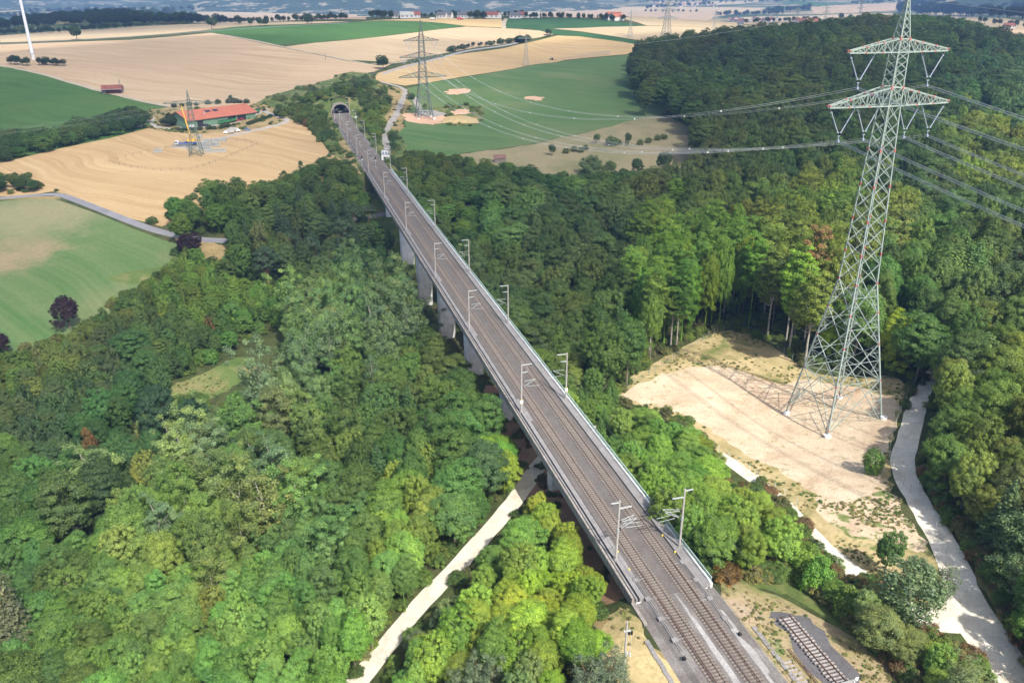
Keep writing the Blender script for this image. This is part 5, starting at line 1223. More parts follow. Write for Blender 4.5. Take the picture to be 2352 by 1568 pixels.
for i in range(2):
    me, cc = blob_crown('crown', 50 + i, (3.9, 3.7, 7.2), 16.5, 130, 130, .19, (.6, 1.2), .42, .12, .1, .3, shape=lambda d: 1 + .12 * d[:, 2])
    proto('high%d' % i, 'broadleaf_tree', 24, 3.9, me, trunk_mesh('trunk', 21, .27, cc, M['bark_pale'], 60 + i, 14, .45, .15))
me, cc = blob_crown('crown', 70, (3.0, 3.0, 5.5), 8.6, 70, 80, .20, (.6, 1.1), 1.25, .25, .15, .3, up=.2)
proto('birch', 'birch_tree', 14, 3, me, trunk_mesh('trunk', 12, .17, cc, M['bark_pale'], 71, 14, .2, .2))
for i in range(2):
    me, cc = blob_crown('crown', 80 + i, (2.3, 2.2, 1.9), 1.7, 40, 130, .13, (.4, .8), .75, 0, .06, .3)
    proto('bush%d' % i, 'bush', 3.6, 2.3, me, trunk_mesh('trunk', 1.6, .09, cc, M['bark'], 82 + i, 6, .1, .1))
def spruce(name, seed, h=16, R0=3.6, leaf=.2, n=26, dens=1.0, zlow=.06):
    rng = np.random.default_rng(seed); P_, Nn, tips = [], [], []
    for k in range(n):
        f = k / (n - 1); z = h * (zlow + (.97 - zlow) * f); R_ = R0 * (1 - f) ** .85 + .12
        nb = max(5, int(10 * (1 - f) + 5))
        for j in range(nb):
            a = j * 2 * math.pi / nb + k * 1.3 + rng.uniform(-.2, .2); L = R_ * rng.uniform(.75, 1.12); m_ = int(34 * dens * L / 2.2) + 6
            t_ = rng.uniform(.12, 1, m_) ** .8; w_ = .32 * L * (1 - t_ * .75); side = rng.uniform(-1, 1, m_)
            x = np.cos(a) * L * t_ - np.sin(a) * side * w_; y = np.sin(a) * L * t_ + np.cos(a) * side * w_
            zz = z - .28 * L * t_ + .22 * L * t_ ** 2.5 + rng.normal(size=m_) * .07 - abs(side) * .12
            P_.append(np.stack([x, y, zz], 1)); Nn.append(np.stack([np.cos(a) * .35 + rng.normal(size=m_) * .35, np.sin(a) * .35 + rng.normal(size=m_) * .35, np.full(m_, .9)], 1))
            if k % 3 == 0: tips.append((np.cos(a) * L * .7, np.sin(a) * L * .7, z - .1))
    P_ = np.concatenate(P_); Nn = np.concatenate(Nn); return leaves_mesh(name, P_, Nn, leaf, rng, .4), np.array(tips)
me, tp = spruce('crown', 90); proto('spruce', 'spruce_tree', 16, 3.6, me, trunk_mesh('trunk', 15.4, .24, tp, M['bark'], 91, 10, .1, 0))
me, tp = spruce('crown', 92, 14, 2.9, .2, 20, .8, .12); proto('spruce2', 'spruce_tree', 14, 2.9, me, trunk_mesh('trunk', 13.4, .2, tp, M['bark'], 93, 10, .1, 0))
me, cc = blob_crown('crown', 95, (3.4, 3.3, 3.6), 8.6, 46, 95, .17, (.6, 1.15), .6, 0, .1, .4, up=.7)
proto('pine', 'pine_tree', 12.4, 3.4, me, trunk_mesh('trunk', 10.6, .2, cc, M['bark_red'], 96, 12, .45, .25))
me, cc = blob_crown('crown', 97, (2.6, 2.6, 3.6), 4.2, 48, 80, .13, (.5, .9), .8, 0, .05, .35, up=.9)
proto('youngpine', 'pine_tree', 8, 2.6, me, trunk_mesh('trunk', 7, .14, cc, M['bark_red'], 98, 12, .1, .1))
def joined(key):
    p = PROTO[key]
    a, b = bpy.data.objects.new('tmp', p['crown'].copy()), bpy.data.objects.new('tmp2', p['trunk'])
    import bmesh
    bm = bmesh.new(); bm.from_mesh(p['crown']); n0 = len(bm.faces); bm.from_mesh(p['trunk']); bm.faces.ensure_lookup_table()
    for f in bm.faces[n0:]: f.material_index = 1
    me = bpy.data.meshes.new(key); bm.to_mesh(me); bm.free(); me.materials.clear(); me.materials.append(M['leaf']); me.materials.append(p['trunk'].materials[0])
    return me
# ---------------------------------------------------------------- where trees stand
OPEN = [
 [(-300,450),(0,460),(110,450),(220,485),(300,518),(380,548),(450,556),(520,556),(520,590),(470,595),(470,560),(402,565),(400,595),(345,630),(250,692),(205,735),(110,775),(40,800),(-300,820)],
 [(-80,440),(0,447),(110,440),(140,440),(300,500),(450,542),(525,545),(525,560),(450,565),(300,525),(110,455),(0,465),(-80,470)],
 P['stubble_big'], P['maize'], P['stubble_mid'], P['stubble_yellow'],
 [(-300,140),(0,152),(45,160),(230,210),(300,228),(385,247),(345,262),(300,240),(230,262),(160,270),(130,290),(-300,300)],
 [(-300,380),(0,377),(120,347),(345,295),(668,272),(756,350),(735,372),(640,408),(560,425),(540,410),(460,415),(450,450),(395,455),(368,505),(300,500),(150,442),(60,400),(-300,398)],
 [(905,300),(935,203),(1060,179),(1200,158),(1440,129),(1445,215),(1500,258),(1400,290),(1270,320),(1150,341),(1000,347),(910,345)],
 [(1030,355),(1150,342),(1270,320),(1400,294),(1500,262),(1560,285),(1605,340),(1590,375),(1500,385),(1380,395),(1270,400),(1180,372),(1100,362)],
 [(1425,905),(1480,850),(1600,775),(1680,752),(1760,787),(1850,850),(1960,868),(2010,850),(2090,880),(2075,940),(2110,900),(2150,845),(2165,850),(2130,920),(2125,1000),(2110,1080),(2160,1170),(2230,1270),(2280,1360),(2340,1480),(2400,1600),(2300,1600),(2230,1500),(2110,1440),(2060,1400),(2060,1330),(2000,1330),(1950,1300),(1880,1240),(1830,1190),(1780,1140),(1730,1070),(1640,1020),(1590,965),(1530,930),(1430,925)],
 [(1645,1345),(1700,1330),(1790,1350),(1870,1385),(1920,1440),(1990,1490),(2060,1568),(2100,1700),(1500,1700),(1440,1480),(1395,1395),(1455,1378)],
 [(1455,1378),(1633,1340),(1300,905),(1060,590),(894,391),(830,300),(795,225),(745,225),(760,290),(834,391),(930,580),(1110,850),(1290,1120)],
 [(1062,790),(1112,885),(1165,940),(1200,1000),(1195,1060),(1245,1125),(1290,1140),(1320,1190),(1350,1270),(1420,1360),(1460,1385),(1300,1100)],
 [(1003,670),(1047,700),(1047,772),(1003,768)], [(955,600),(997,640),(999,712),(957,690)], [(918,540),(948,560),(948,590),(920,585)],
 [(1205,1075),(1155,1145),(1085,1225),(1012,1295),(942,1390),(872,1480),(790,1600),(862,1600),(907,1500),(982,1400),(1052,1312),(1122,1245),(1187,1170),(1245,1090)], [(1635,1030),(1670,1032),(1745,1095),(1745,1125),(1690,1108)], [(1855,1228),(1885,1220),(1970,1285),(1990,1330),(1940,1335)],
 [(380,890),(470,845),(560,795),(620,755),(665,755),(630,830),(570,880),(520,905),(500,930),(480,905),(440,895),(400,905)], [(300,990),(330,915),(352,925),(322,1010)],
 [(832,492),(890,484),(890,494),(834,500)],
 [(895,180),(935,200),(945,230),(925,255),(905,290),(893,310),(895,345),(875,350),(870,330),(885,290),(895,250),(905,225)],
]
OPEN_T = [P['stubble_big'], P['stubble_yellow']]
FOREST = [
 [(1432,135),(1480,108),(1560,90),(1650,82),(1750,74),(1850,66),(2000,50),(2100,50),(2200,62),(2290,82),(2380,110),(2900,230),(2900,900),(1500,900),(1500,420),(1590,385),(1612,345),(1560,285),(1500,255),(1440,215)],
 [(595,232),(640,212),(740,192),(800,162),(858,168),(860,186),(900,215),(930,238),(900,262),(885,300),(860,345),(835,385),(800,330),(770,300),(735,320),(700,285),(665,268),(620,258)],
 [(-60,302),(130,296),(160,278),(230,268),(300,248),(342,266),(330,282),(240,302),(140,332),(-60,385)],
 [(930,350),(1060,362),(1150,372),(1250,400),(1380,398),(1500,388),(1600,380),(1500,600),(900,600),(890,400)],
 [(-60,404),(60,402),(100,417),(120,432),(60,440),(-60,445)],
 [(370,500),(395,470),(450,465),(455,430),(530,430),(545,445),(640,415),(735,382),(800,380),(850,420),(900,600),(370,600)],
]
#  X, Y, height, crown radius, tint, kinds
ANCH = [
(60,1150,11,4.2,(.05,.10,.035),'rrr'),(120,1330,10,2.9,(.055,.115,.04),'rr'),(350,1400,9.5,2.5,(.075,.155,.055),'r'),(650,1350,9.5,2.5,(.08,.165,.06),'r'),(900,1480,9,2.4,(.10,.18,.055),'r'),
(750,1250,10.5,2.8,(.07,.145,.06),'rrt'),(450,1180,14,4.2,(.085,.15,.055),'rrt'),(580,1060,15,4.2,(.085,.15,.06),'rt'),(950,1170,10.5,3.2,(.115,.185,.05),'r'),(1080,1150,12,4,(.06,.125,.045),'r'),(1020,1240,9,2.9,(.14,.195,.05),'r'),(900,1350,9,2.7,(.085,.16,.06),'r'),
(120,960,8.5,2.7,(.04,.066,.036),'rrb'),(250,850,8,2.6,(.042,.07,.036),'rrb'),(400,760,8,2.6,(.045,.085,.033),'rrb'),(550,740,7,2.6,(.05,.105,.035),'rb'),(600,680,5,2.4,(.06,.12,.035),'b'),(520,800,5,2.4,(.065,.12,.035),'b'),(330,1000,10,3.4,(.038,.075,.033),'r'),(350,920,13,4.2,(.035,.075,.03),'r'),(450,650,7.5,2.6,(.065,.12,.035),'rrb'),(120,800,8,2.6,(.06,.095,.04),'rrb'),
(700,820,20,4.6,(.095,.14,.075),'tttr'),(880,740,21,4.8,(.09,.135,.07),'tttr'),(630,920,19,4.4,(.10,.15,.08),'tttr'),(480,1060,16,4.2,(.11,.165,.085),'tt'),(800,930,14,4.2,(.055,.11,.04),'rt'),(1000,850,13,4.2,(.05,.095,.035),'r'),(1050,1000,13,4.2,(.05,.105,.035),'rrt'),(900,1020,13,4,(.045,.10,.035),'rrs'),(700,1030,13,4,(.06,.115,.04),'rrt'),(1150,1040,9,3.3,(.08,.16,.04),'r'),
(680,540,16,4.4,(.04,.075,.04),'prs'),(600,520,14,4.2,(.045,.09,.035),'rr'),(800,520,14,4.4,(.045,.08,.04),'rps'),(740,640,12,4.2,(.045,.085,.04),'rr'),(880,640,12,4,(.04,.085,.03),'r'),(900,560,11,4,(.04,.08,.03),'r'),(460,480,12,4,(.05,.10,.03),'r'),(600,460,9,3.6,(.06,.11,.035),'r'),(750,430,9,3.6,(.05,.095,.035),'r'),(830,440,5,2.6,(.055,.11,.03),'rb'),(860,520,6,3,(.045,.09,.03),'rb'),
(1200,1350,7,2.8,(.17,.21,.04),'r'),(1150,1200,8,3,(.10,.155,.05),'r'),(1260,1220,7,2.7,(.14,.185,.04),'r'),(1320,1330,5.5,2.5,(.15,.20,.035),'r'),(1050,1420,7.5,3,(.13,.19,.045),'r'),(1000,1500,8,3.2,(.12,.175,.05),'r'),(1150,1530,7,2.7,(.09,.13,.075),'yr'),(1280,1450,6.5,2.7,(.14,.20,.04),'r'),(1380,1530,5.5,2.5,(.085,.12,.075),'y'),(980,1400,6,2.5,(.09,.12,.07),'yr'),(1330,1500,4,2.2,(.16,.19,.045),'rb'),
(1450,980,8,3,(.085,.145,.045),'r'),(1530,1060,8.5,3.2,(.09,.15,.042),'r'),(1650,1130,8.5,3.2,(.11,.165,.045),'r'),(1750,1200,8,3.2,(.125,.175,.05),'r'),(1600,1180,8,3.2,(.095,.15,.045),'r'),(1700,1285,3.2,2.0,(.15,.15,.05),'b'),(1800,1300,4.5,2.2,(.11,.16,.045),'rb'),(1880,1330,5.5,2.4,(.08,.14,.045),'rb'),(1640,1300,3,1.9,(.16,.15,.05),'b'),(1340,830,10,3.8,(.085,.14,.045),'r'),(1400,900,8,3,(.07,.14,.035),'rs'),
(2050,1380,7,2.7,(.10,.14,.08),'wrr'),(1960,1400,5.5,2.3,(.08,.14,.045),'rb'),(2130,1500,6,2.5,(.10,.16,.055),'rrb'),(2230,1560,8,3,(.10,.14,.06),'wy'),(2040,1480,5,2.5,(.10,.17,.05),'rb'),
(1250,720,15,5,(.05,.10,.033),'r'),(1350,720,16,5,(.055,.105,.03),'r'),(1420,780,17,5,(.05,.105,.03),'rs'),(1200,660,15,5,(.05,.09,.033),'r'),(1400,650,19,5.6,(.045,.085,.03),'r'),(1300,560,20,6,(.045,.085,.035),'r'),(1180,480,17,6,(.075,.125,.05),'r'),(1050,480,9,3.6,(.06,.11,.035),'r'),(1000,400,8,3.4,(.055,.10,.03),'r'),(1130,420,10,4,(.05,.095,.033),'r'),(1250,430,14,5,(.035,.075,.03),'r'),(1400,430,14,5.4,(.04,.08,.03),'r'),(1450,520,19,6,(.05,.09,.04),'r'),
(1600,560,23,6,(.045,.085,.03),'r'),(1550,450,22,6.2,(.05,.085,.035),'r'),(1700,450,23,6.4,(.045,.08,.03),'r'),(1850,420,23,6.4,(.05,.09,.03),'r'),(1750,520,24,6,(.06,.10,.03),'r'),(1880,520,24,6,(.085,.12,.03),'r'),
(1560,620,25,4.6,(.085,.16,.03),'hhr'),(1650,640,25,4.6,(.09,.16,.03),'hhr'),(1800,600,26,4.8,(.10,.13,.03),'hhr'),(1950,600,25,5,(.09,.12,.035),'hr'),(1500,720,22,4.6,(.08,.15,.03),'hr'),(2060,680,20,5,(.06,.11,.035),'r'),(2060,760,12,4.4,(.13,.20,.03),'r'),
(1500,160,22,7.6,(.043,.072,.028),'r'),(1700,160,22,7.6,(.043,.072,.028),'r'),(1900,120,22,7.6,(.043,.074,.028),'r'),(2150,130,22,7.6,(.045,.078,.03),'r'),(1600,280,22,7.6,(.045,.075,.028),'r'),(1800,300,22,7.6,(.045,.078,.028),'r'),(2280,220,22,7,(.045,.095,.05),'r'),(2100,280,22,7.6,(.045,.078,.03),'r'),
(2200,360,20,6,(.09,.14,.035),'r'),(2300,420,21,6,(.08,.13,.035),'r'),(2100,480,23,6.4,(.045,.08,.033),'r'),(2250,560,22,6.2,(.045,.085,.035),'r'),(2150,650,20,5.4,(.05,.095,.035),'rw'),(2280,700,18,5,(.06,.10,.035),'rp'),(2180,760,16,4.6,(.055,.10,.035),'r'),
(2250,850,15,4.6,(.08,.13,.035),'rp'),(2180,900,13,4,(.10,.15,.04),'rwp'),(2300,950,15,4.6,(.07,.13,.035),'r'),(2200,1000,13,4.2,(.07,.13,.035),'r'),(2270,1100,12,4,(.10,.15,.045),'rw'),(2200,1080,9,3.2,(.09,.15,.045),'rw'),(2300,1200,13,4,(.08,.13,.055),'rp'),(2250,1200,10,3.6,(.07,.13,.045),'r'),(2340,1350,10,3.6,(.06,.11,.04),'r'),
(700,220,5,2.6,(.05,.09,.03),'rb'),(830,180,6,3,(.045,.08,.03),'rb'),(780,200,6,3,(.05,.09,.03),'rb'),(850,270,3.5,2,(.08,.12,.035),'b'),(750,290,3.5,2,(.05,.085,.03),'b'),(800,330,5,2.6,(.05,.09,.03),'rb'),(880,280,2.6,1.8,(.10,.14,.04),'b'),(650,230,5,2.6,(.055,.09,.03),'rb'),
(200,290,8,3.6,(.045,.08,.035),'r'),(50,340,8,3.8,(.04,.075,.03),'r'),(60,420,6,3,(.035,.075,.03),'r'),(20,800,7,3,(.05,.09,.03),'r'),
]
KM = {'r': ['round0', 'round1', 'round2', 'round3'], 't': ['tall0', 'tall1'], 'h': ['high0', 'high1'], 's': ['spruce', 'spruce2'], 'p': ['pine', 'pine', 'spruce'], 'y': ['youngpine'], 'b': ['bush0', 'bush1'], 'w': ['birch']}
ax = np.array([[a[0], a[1]] for a in ANCH], float)
def scatter(n, seed, bounds):
    rng = np.random.default_rng(seed)
    a = rng.uniform(-.9, .95, n); y = np.sqrt(rng.uniform(bounds[0] ** 2, bounds[1] ** 2, n)); x = a * y + rng.uniform(-25, 25, n)
    return x, y, rng
TREES = []     # x,y,z,h,key,tint
SPEC = []      # landmark trees: foot and tip as seen, crown radius, kind, tint, label
for X, Y, Yt, cr, key, tint, lb in (
 (618, 1015, 800, 5.0, 'tall1', (.17, .25, .14), 'tall feathery poplar with forked pale trunk, highest of the group left of the viaduct'),
 (645, 1185, 1010, 4.4, 'tall0', (.16, .26, .13), 'loose poplar with bright bare limbs in the middle of the near left wood'),
 (480, 1130, 985, 4.4, 'tall1', (.20, .30, .15), 'pale feathery poplar beside the dark forest track'),
 (385, 1290, 1145, 3.6, 'tall0', (.17, .27, .14), 'pale poplar low beside the forest track bend'),
 (870, 870, 690, 5.0, 'tall0', (.15, .23, .12), 'tall grey green poplar nearest to the viaduct piers'),
 (940, 850, 665, 5.0, 'tall1', (.14, .21, .11), 'tall grey green poplar behind the nearest poplar to the piers'),
 (765, 900, 735, 4.8, 'tall1', (.15, .23, .12), 'broad feathery poplar between the highest poplar and the piers'),
 (705, 940, 770, 4.6, 'tall0', (.15, .23, .12), 'slender feathery poplar just right of the highest one'),
 (862, 960, 820, 3.2, 'tall0', (.13, .21, .10), 'slim conical poplar standing alone in front of the tall group'),
 (370, 1020, 880, 4.8, 'round0', (.045, .10, .05), 'dark blue green round tree at the lower edge of the glade'),
 (452, 1030, 905, 4.2, 'round2', (.045, .10, .05), 'second dark blue green tree on the glade, right of the first'),
 (180, 1260, 1075, 5.4, 'round3', (.10, .16, .05), 'wide layered yellow green tree left of the forest track'),
 (245, 1210, 1060, 5.0, 'round3', (.06, .11, .04), 'wide dark layered tree behind the yellow green one by the track'),
 (342, 1150, 1045, 3.2, 'round1', (.24, .28, .07), 'yellow leaved tree right at the forest track'),
 (300, 1215, 1150, 2.4, 'round1', (.15, .27, .06), 'small bright green tree at the forest track'),
 (1015, 1040, 945, 2.8, 'tall0', (.16, .19, .16), 'grey half bare tree close to the viaduct'),
 (800, 1020, 950, 2.6, 'tall1', (.13, .22, .10), 'slim light tree left of the grey half bare one'),
 (1110, 1160, 1010, 4.4, 'round0', (.09, .17, .07), 'dark green round tree above the gravel path by the viaduct')):
    SPEC.append((X, Y, Yt, cr, key, tint, lb))
def place():
    cells = {}
    for X, Y, Yt, cr_, key, tint, lb in SPEC:
        b = gp(X, Y); h = y_at(X, Yt, b); TREES.append((b.x, b.y, b.z, h, cr_, key, tint, lb))
        cells.setdefault((int(b.x // 8), int(b.y // 8)), []).append((b.x, b.y, cr_ * 1.5))
        # keep the view onto the crown free of taller neighbours
        cells.setdefault((int(b.x // 8), int((b.y - 5) // 8)), []).append((b.x - b.x / b.y * 5, b.y - 5, cr_ * 1.3))
    def ok(x, y, r):
        i, j = int(x // 8), int(y // 8)
        for a in (i - 2, i - 1, i, i + 1, i + 2):
            for b in (j - 2, j - 1, j, j + 1, j + 2):
                for (px_, py_, pr_) in cells.get((a, b), ()):
                    if (px_ - x) ** 2 + (py_ - y) ** 2 < ((pr_ + r) * .5) ** 2 * 1.0: return False
        return True
    for n, seed, bnd in ((11500, 1, (50, 160)), (20000, 2, (120, 330)), (20000, 3, (300, 620)), (18000, 4, (600, 1120))):
        x, y, rng = scatter(n, seed, bnd)
        if seed == 4: x = rng.uniform(-330, 950, n)
        z = hgt(x, y); s = BD[0] * x + BD[1] * y; o = BN[0] * x + BN[1] * y
        # first guess of height from the zone, then crown position
        X0, Y0 = pr(x, y, z + 9)
        d2 = (X0[:, None] - ax[None, :, 0]) ** 2 + ((Y0[:, None] - ax[None, :, 1]) * 1.25) ** 2
        pick = np.argmin((d2 + 1500) * rng.uniform(.45, 1.9, d2.shape), 1)
        hh = np.array([a[2] for a in ANCH])[pick] * rng.uniform(.7, 1.3, n); cr = np.array([a[3] for a in ANCH])[pick] * rng.uniform(.72, 1.3, n)
        good = np.ones(n, bool)
        good &= ~((o > 44.3) & (o < 62.5) & (s < 640)); good &= ~((s > 40) & (s < 93) & (o > 38) & (o < 78))
        good &= ~((s > 430) & (s < 640) & (o > 43) & (o < 66)); good &= ~((s > 636) & (s < 650) & (o > 44) & (o < 64))
        base = np.stack(pr(x, y, z), 1); mid = pr(x, y, z + hh * .62); top = np.stack(pr(x, y, z + hh * .96), 1)
        dep = y * CT - (z + hh * .6 - H) * ST; rp = cr * .8 * F / dep
        mc = np.stack(mid, 1); ml = mc - np.stack([rp, 0 * rp], 1); mr = mc + np.stack([rp, 0 * rp], 1)
        behind = o > 60; n_near = seed < 3
        for k, poly in enumerate(OPEN):
            pa = np.array(poly, float); bad = np.zeros(n, bool)
            deckp = 12 <= k <= 16
            for q in (mc, ml, mr, top): bad |= inpoly(q, pa)
            if n_near:
                vp = .43 * hh * F / dep * .93
                for th_ in range(12): bad |= inpoly(mc + np.stack([rp * 1.1 * math.cos(th_ * .5236), vp * math.sin(th_ * .5236)], 1), pa)
                for th_ in range(6): bad |= inpoly(mc + np.stack([rp * .65 * math.cos(th_ * 1.047), vp * .5 * math.sin(th_ * 1.047)], 1), pa)
                if not deckp: bad |= inpoly(base * .6 + mc * .4, pa)
            bad |= inpoly(base, pa) if not deckp else False
            if deckp: bad &= ~behind
            good &= ~bad
        inf = np.zeros(n, bool)
        for poly in FOREST: inf |= inpoly(mc, np.array(poly, float))
        good &= inf | (y < 400); good &= ~((y < 480) & (y >= 400) & ~inf)
        good &= (mc[:, 0] > -480) & (mc[:, 0] < 2850) & (top[:, 1] < 1720)
        good &= ~((np.hypot(x - p1c.x, y - p1c.y) < 12) | (np.hypot(x - p2c.x, y - p2c.y) < 14))
        idx = np.nonzero(good)[0]; idx = idx[np.argsort(-hh[idx] * rng.uniform(.9, 1.1, len(idx)))]
        for i in idx:
            r = cr[i]
            if not ok(x[i], y[i], r * 1.32): continue
            cells.setdefault((int(x[i] // 8), int(y[i] // 8)), []).append((x[i], y[i], r * 1.32))
            A = ANCH[pick[i]]; kk = A[5][rng.integers(len(A[5]))]; ks = KM[kk]; key = ks[rng.integers(len(ks))]
            t = np.array(A[4]) * rng.uniform(.75, 1.3) * np.array([rng.uniform(.85, 1.2), 1, rng.uniform(.85, 1.15)])
            pn = math.sin(x[i] * .021 + 1) * math.sin(y[i] * .017) + .6 * math.sin(x[i] * .05 + y[i] * .043)
            t = t * (np.array([1.92, 1.84, 1.35]) * (1 + .16 * pn)) * [1 + .12 * math.sin(x[i] * .037 - y[i] * .02), 1, 1 - .1 * pn]
            if rng.random() < .015: t = t * [1.3, 1.0, .75]
            if A[1] > 1170 and 1600 < A[0] < 1800 and rng.random() < .3 and kk == 'b': t = np.array([.22, .12, .06])
            if kk == 'b' and rng.random() < .03: t = np.array([.2, .12, .04])
            if kk in 'spy': t = np.array(A[4]) * [1.75, 1.65, 1.8]
            TREES.append((x[i], y[i], z[i], hh[i], cr[i], key, tuple(t)))
place()
def at_base(X, Y, Yt, key, tint, cr=None, fixed=None):      # single tree by where its foot and tip are seen
    if Y < 480: tint = tuple(c * 1.5 for c in tint)
    b = gp(X, Y); h = max(1.2, y_at(X, Yt, b)); TREES.append((b.x, b.y, b.z, h, cr or h / PROTO[key]['h'] * PROTO[key]['r'], key, tint, fixed))
PUR = (.045, .022, .035)
at_base(438, 590, 538, 'round1', PUR, 5.0, 'dark purple copper beech beside the end of the asphalt road')
at_base(163, 755, 676, 'round2', PUR, 4.6, 'dark purple copper beech on the edge of the pale green field')
at_base(-2, 820, 762, 'round0', PUR, 4.2, 'dark purple copper beech cut by the left picture edge')
_r = np.random.default_rng(77)
for _i in range(620):                                        # the dark wooded hill beyond the turbine
    xx, yy = _r.uniform(-1180, -520), _r.uniform(1330, 1720); r0 = _r.uniform(5, 8)
    if (xx + 780) ** 2 / 380 ** 2 + (yy - 1520) ** 2 / 200 ** 2 < 1: TREES.append((xx, yy, hz(xx, yy), r0 * 2.1, r0, 'round%d' % (_i % 4), (.03, .05 + _r.uniform(0, .015), .035), None))
at_base(177, 92, 62, 'round1', (.035, .07, .03), 6.5, 'lone round tree by the road in front of the wooded hill')
at_base(487, 67, 39, 'round3', (.04, .075, .03), 6, 'lone tree at the corner of the maize field and the road')
at_base(62, 1540, 1270, 'spruce', (.14, .16, .09), 5, 'large olive spruce at the left edge of the near wood')
at_base(205, 1400, 1300, 'spruce2', (.16, .18, .10), 2.6, 'slim pale spruce beside the large olive spruce')
at_base(20, 1600, 1480, 'spruce2', (.16, .20, .11), 3, 'small pale spruce tip in the near left corner')
at_base(603, 620, 505, 'birch', (.16, .19, .07), 3.2, 'pale yellow drooping birch above the dark conifers')
at_base(880, 160, 128, 'round1', (.035, .07, .03), 6, 'dark round tree by the track junction above the tunnel')
at_base(1258, 82, 66, 'round2', (.035, .07, .03), 4, 'lone dark tree between golden stubble and green strip')
at_base(1196, 98, 83, 'round3', (.035, .07, .03), 7, 'broad dark tree beside the thin pylon in the stubble')
for X, Y, Yt, k, lb in ((1268, 357, 330, 'round0', 'round dark bush leftmost on the brown meadow'), (1370, 330, 308, 'round1', 'bright green bush on the brown meadow'), (1405, 335, 314, 'bush0', 'grey green bush right of the bright one on the meadow'), (1443, 333, 303, 'round2', 'dark green tree in the middle of the brown meadow'),
    (1523, 398, 350, 'round1', 'dark round tree at the lower right of the brown meadow'), (1462, 405, 362, 'round0', 'upright tree at the lower edge of the brown meadow'), (1358, 402, 360, 'bush1', 'pale rounded shrub at the lower edge of the meadow'), (1403, 405, 368, 'round3', 'light green small tree on the lower meadow edge'),
    (692, 387, 368, 'round2', 'small dark tree on the dry verge of the crane field'), (739, 375, 362, 'bush0', 'small bush on the dry verge nearest the railway'), (652, 400, 392, 'bush1', 'low bush on the dry verge, lower end'), (720, 385, 376, 'bush0', 'tiny sapling on the dry verge'),
    (530, 233, 219, 'round1', 'dark tree behind the red roofed barn'), (945, 228, 214, 'bush0', 'dark bush beside the gravel junction near the second pylon'), (903, 335, 300, 'round0', 'dark green tree beside the gravel lane'), (905, 350, 322, 'round2', 'grey green tree at the lower end of the gravel lane'),
    (1452, 222, 165, 'birch', 'pale grey tree at the tip of the dark wood')):
    at_base(X, Y, Yt, k, (.05, .095, .035) if 'pale' not in lb and 'bright' not in lb and 'light' not in lb else (.10, .15, .06), None, lb)
for i, (X, Y) in enumerate(((1300, 352), (1318, 348), (1335, 350), (1345, 345), (1420, 332), (1470, 333), (1490, 328), (1510, 322), (1525, 320))): at_base(X, Y, Y - 12, 'bush%d' % (i % 2), (.10, .13, .045))
at_base(2032, 1318, 1225, 'round1', (.10, .20, .05), 2.3, 'bright green young tree at the tip of the dry triangle between path and gravel road')
at_base(2105, 1375, 1290, 'youngpine', (.11, .17, .10), 2.0, 'grey green young pine on the inside of the gravel road bend')
at_base(2160, 1388, 1300, 'youngpine', (.12, .17, .10), 1.8, 'young pine nearest to the gravel road junction')
at_base(2075, 1455, 1290, 'birch', (.15, .22, .12), 4.0, 'large feathery grey green tree over the path by the road junction')
at_base(2000, 1085, 1035, 'bush0', (.13, .24, .05), 2.2, 'round green bush on the sandy clearing near the gravel road')
at_base(1540, 800, 640, 'high0', (.16, .26, .06), 4.6, 'tall beech with a long bare pale trunk at the corner of the clearing')
at_base(1805, 785, 590, 'high1', (.13, .19, .07), 4.6, 'tall beech with slanting pale trunk at the edge of the clearing left of the pylon')
at_base(1847, 785, 530, 'high0', (.30, .19, .08), 4.6, 'tall beech with brown withered crown left of the pylon')
at_base(1665, 715, 550, 'high1', (.18, .24, .08), 4.2, 'beech with thin pale trunk standing back behind the clearing corner')
at_base(2225, 960, 840, 'pine', (.12, .17, .08), 3.4, 'pine with a long orange trunk right of the gravel road')
at_base(1420, 640, 540, 'round2', (.09, .16, .06), 6, 'broad beech in the middle of the wood right of the viaduct')
# hedges and rows farther off
def row(pts, n, hpx, keys, tint, jit=3, rs=1.0, seed=5, grp=None):
    rng = random.Random(seed)
    L = len(pts) - 1
    for i in range(n):
        f = (i + .5) / n * L; k = int(f); a, b = pts[k], pts[k + 1]; X = a[0] + (b[0] - a[0]) * (f - k); Y = a[1] + (b[1] - a[1]) * (f - k)
        hp = hpx * rng.uniform(.7, 1.15); t = [c * 1.35 * rng.uniform(.8, 1.25) for c in tint]; b_ = gp(X + rng.uniform(-jit, jit), Y + rng.uniform(-.3, .3) * jit * .4)
        key = rng.choice(keys); h = hp * b_.y / 2020.; TREES.append((b_.x, b_.y, b_.z, h, h / PROTO[key]['h'] * PROTO[key]['r'] * rs, key, tuple(t), None))
D1 = (.033, .06, .03)
row([(-700, 400), (-200, 350), (-20, 330)], 60, 45, KM['r'], (.045, .08, .035), 8, 1.1, 200)
row([(20, 148), (70, 152)], 5, 22, KM['r'], D1, 4, 1.1, 1); row([(85, 150), (145, 152)], 8, 17, KM['r'], D1, 4, 1.3, 2)
row([(-40, 82), (120, 76), (300, 64)], 50, 13, KM['r'], (.03, .055, .035), 6, 1.2, 3)
row([(0, 75), (60, 70), (120, 66)], 14, 9, KM['b'] + KM['r'], (.09, .13, .05), 6, 1.3, 33)
row([(305, 50), (350, 48), (400, 46)], 16, 26, KM['t'] + KM['r'], (.045, .08, .045), 5, 1.2, 4); row([(340, 54), (425, 54)], 14, 24, KM['r'], (.033, .065, .03), 5, 1.0, 41)
row([(240, 62), (330, 58), (440, 55)], 18, 6, KM['b'], (.10, .12, .05), 4, 1.4, 42); row([(432, 36), (455, 34)], 5, 9, KM['r'], D1, 3, 1.2, 43)
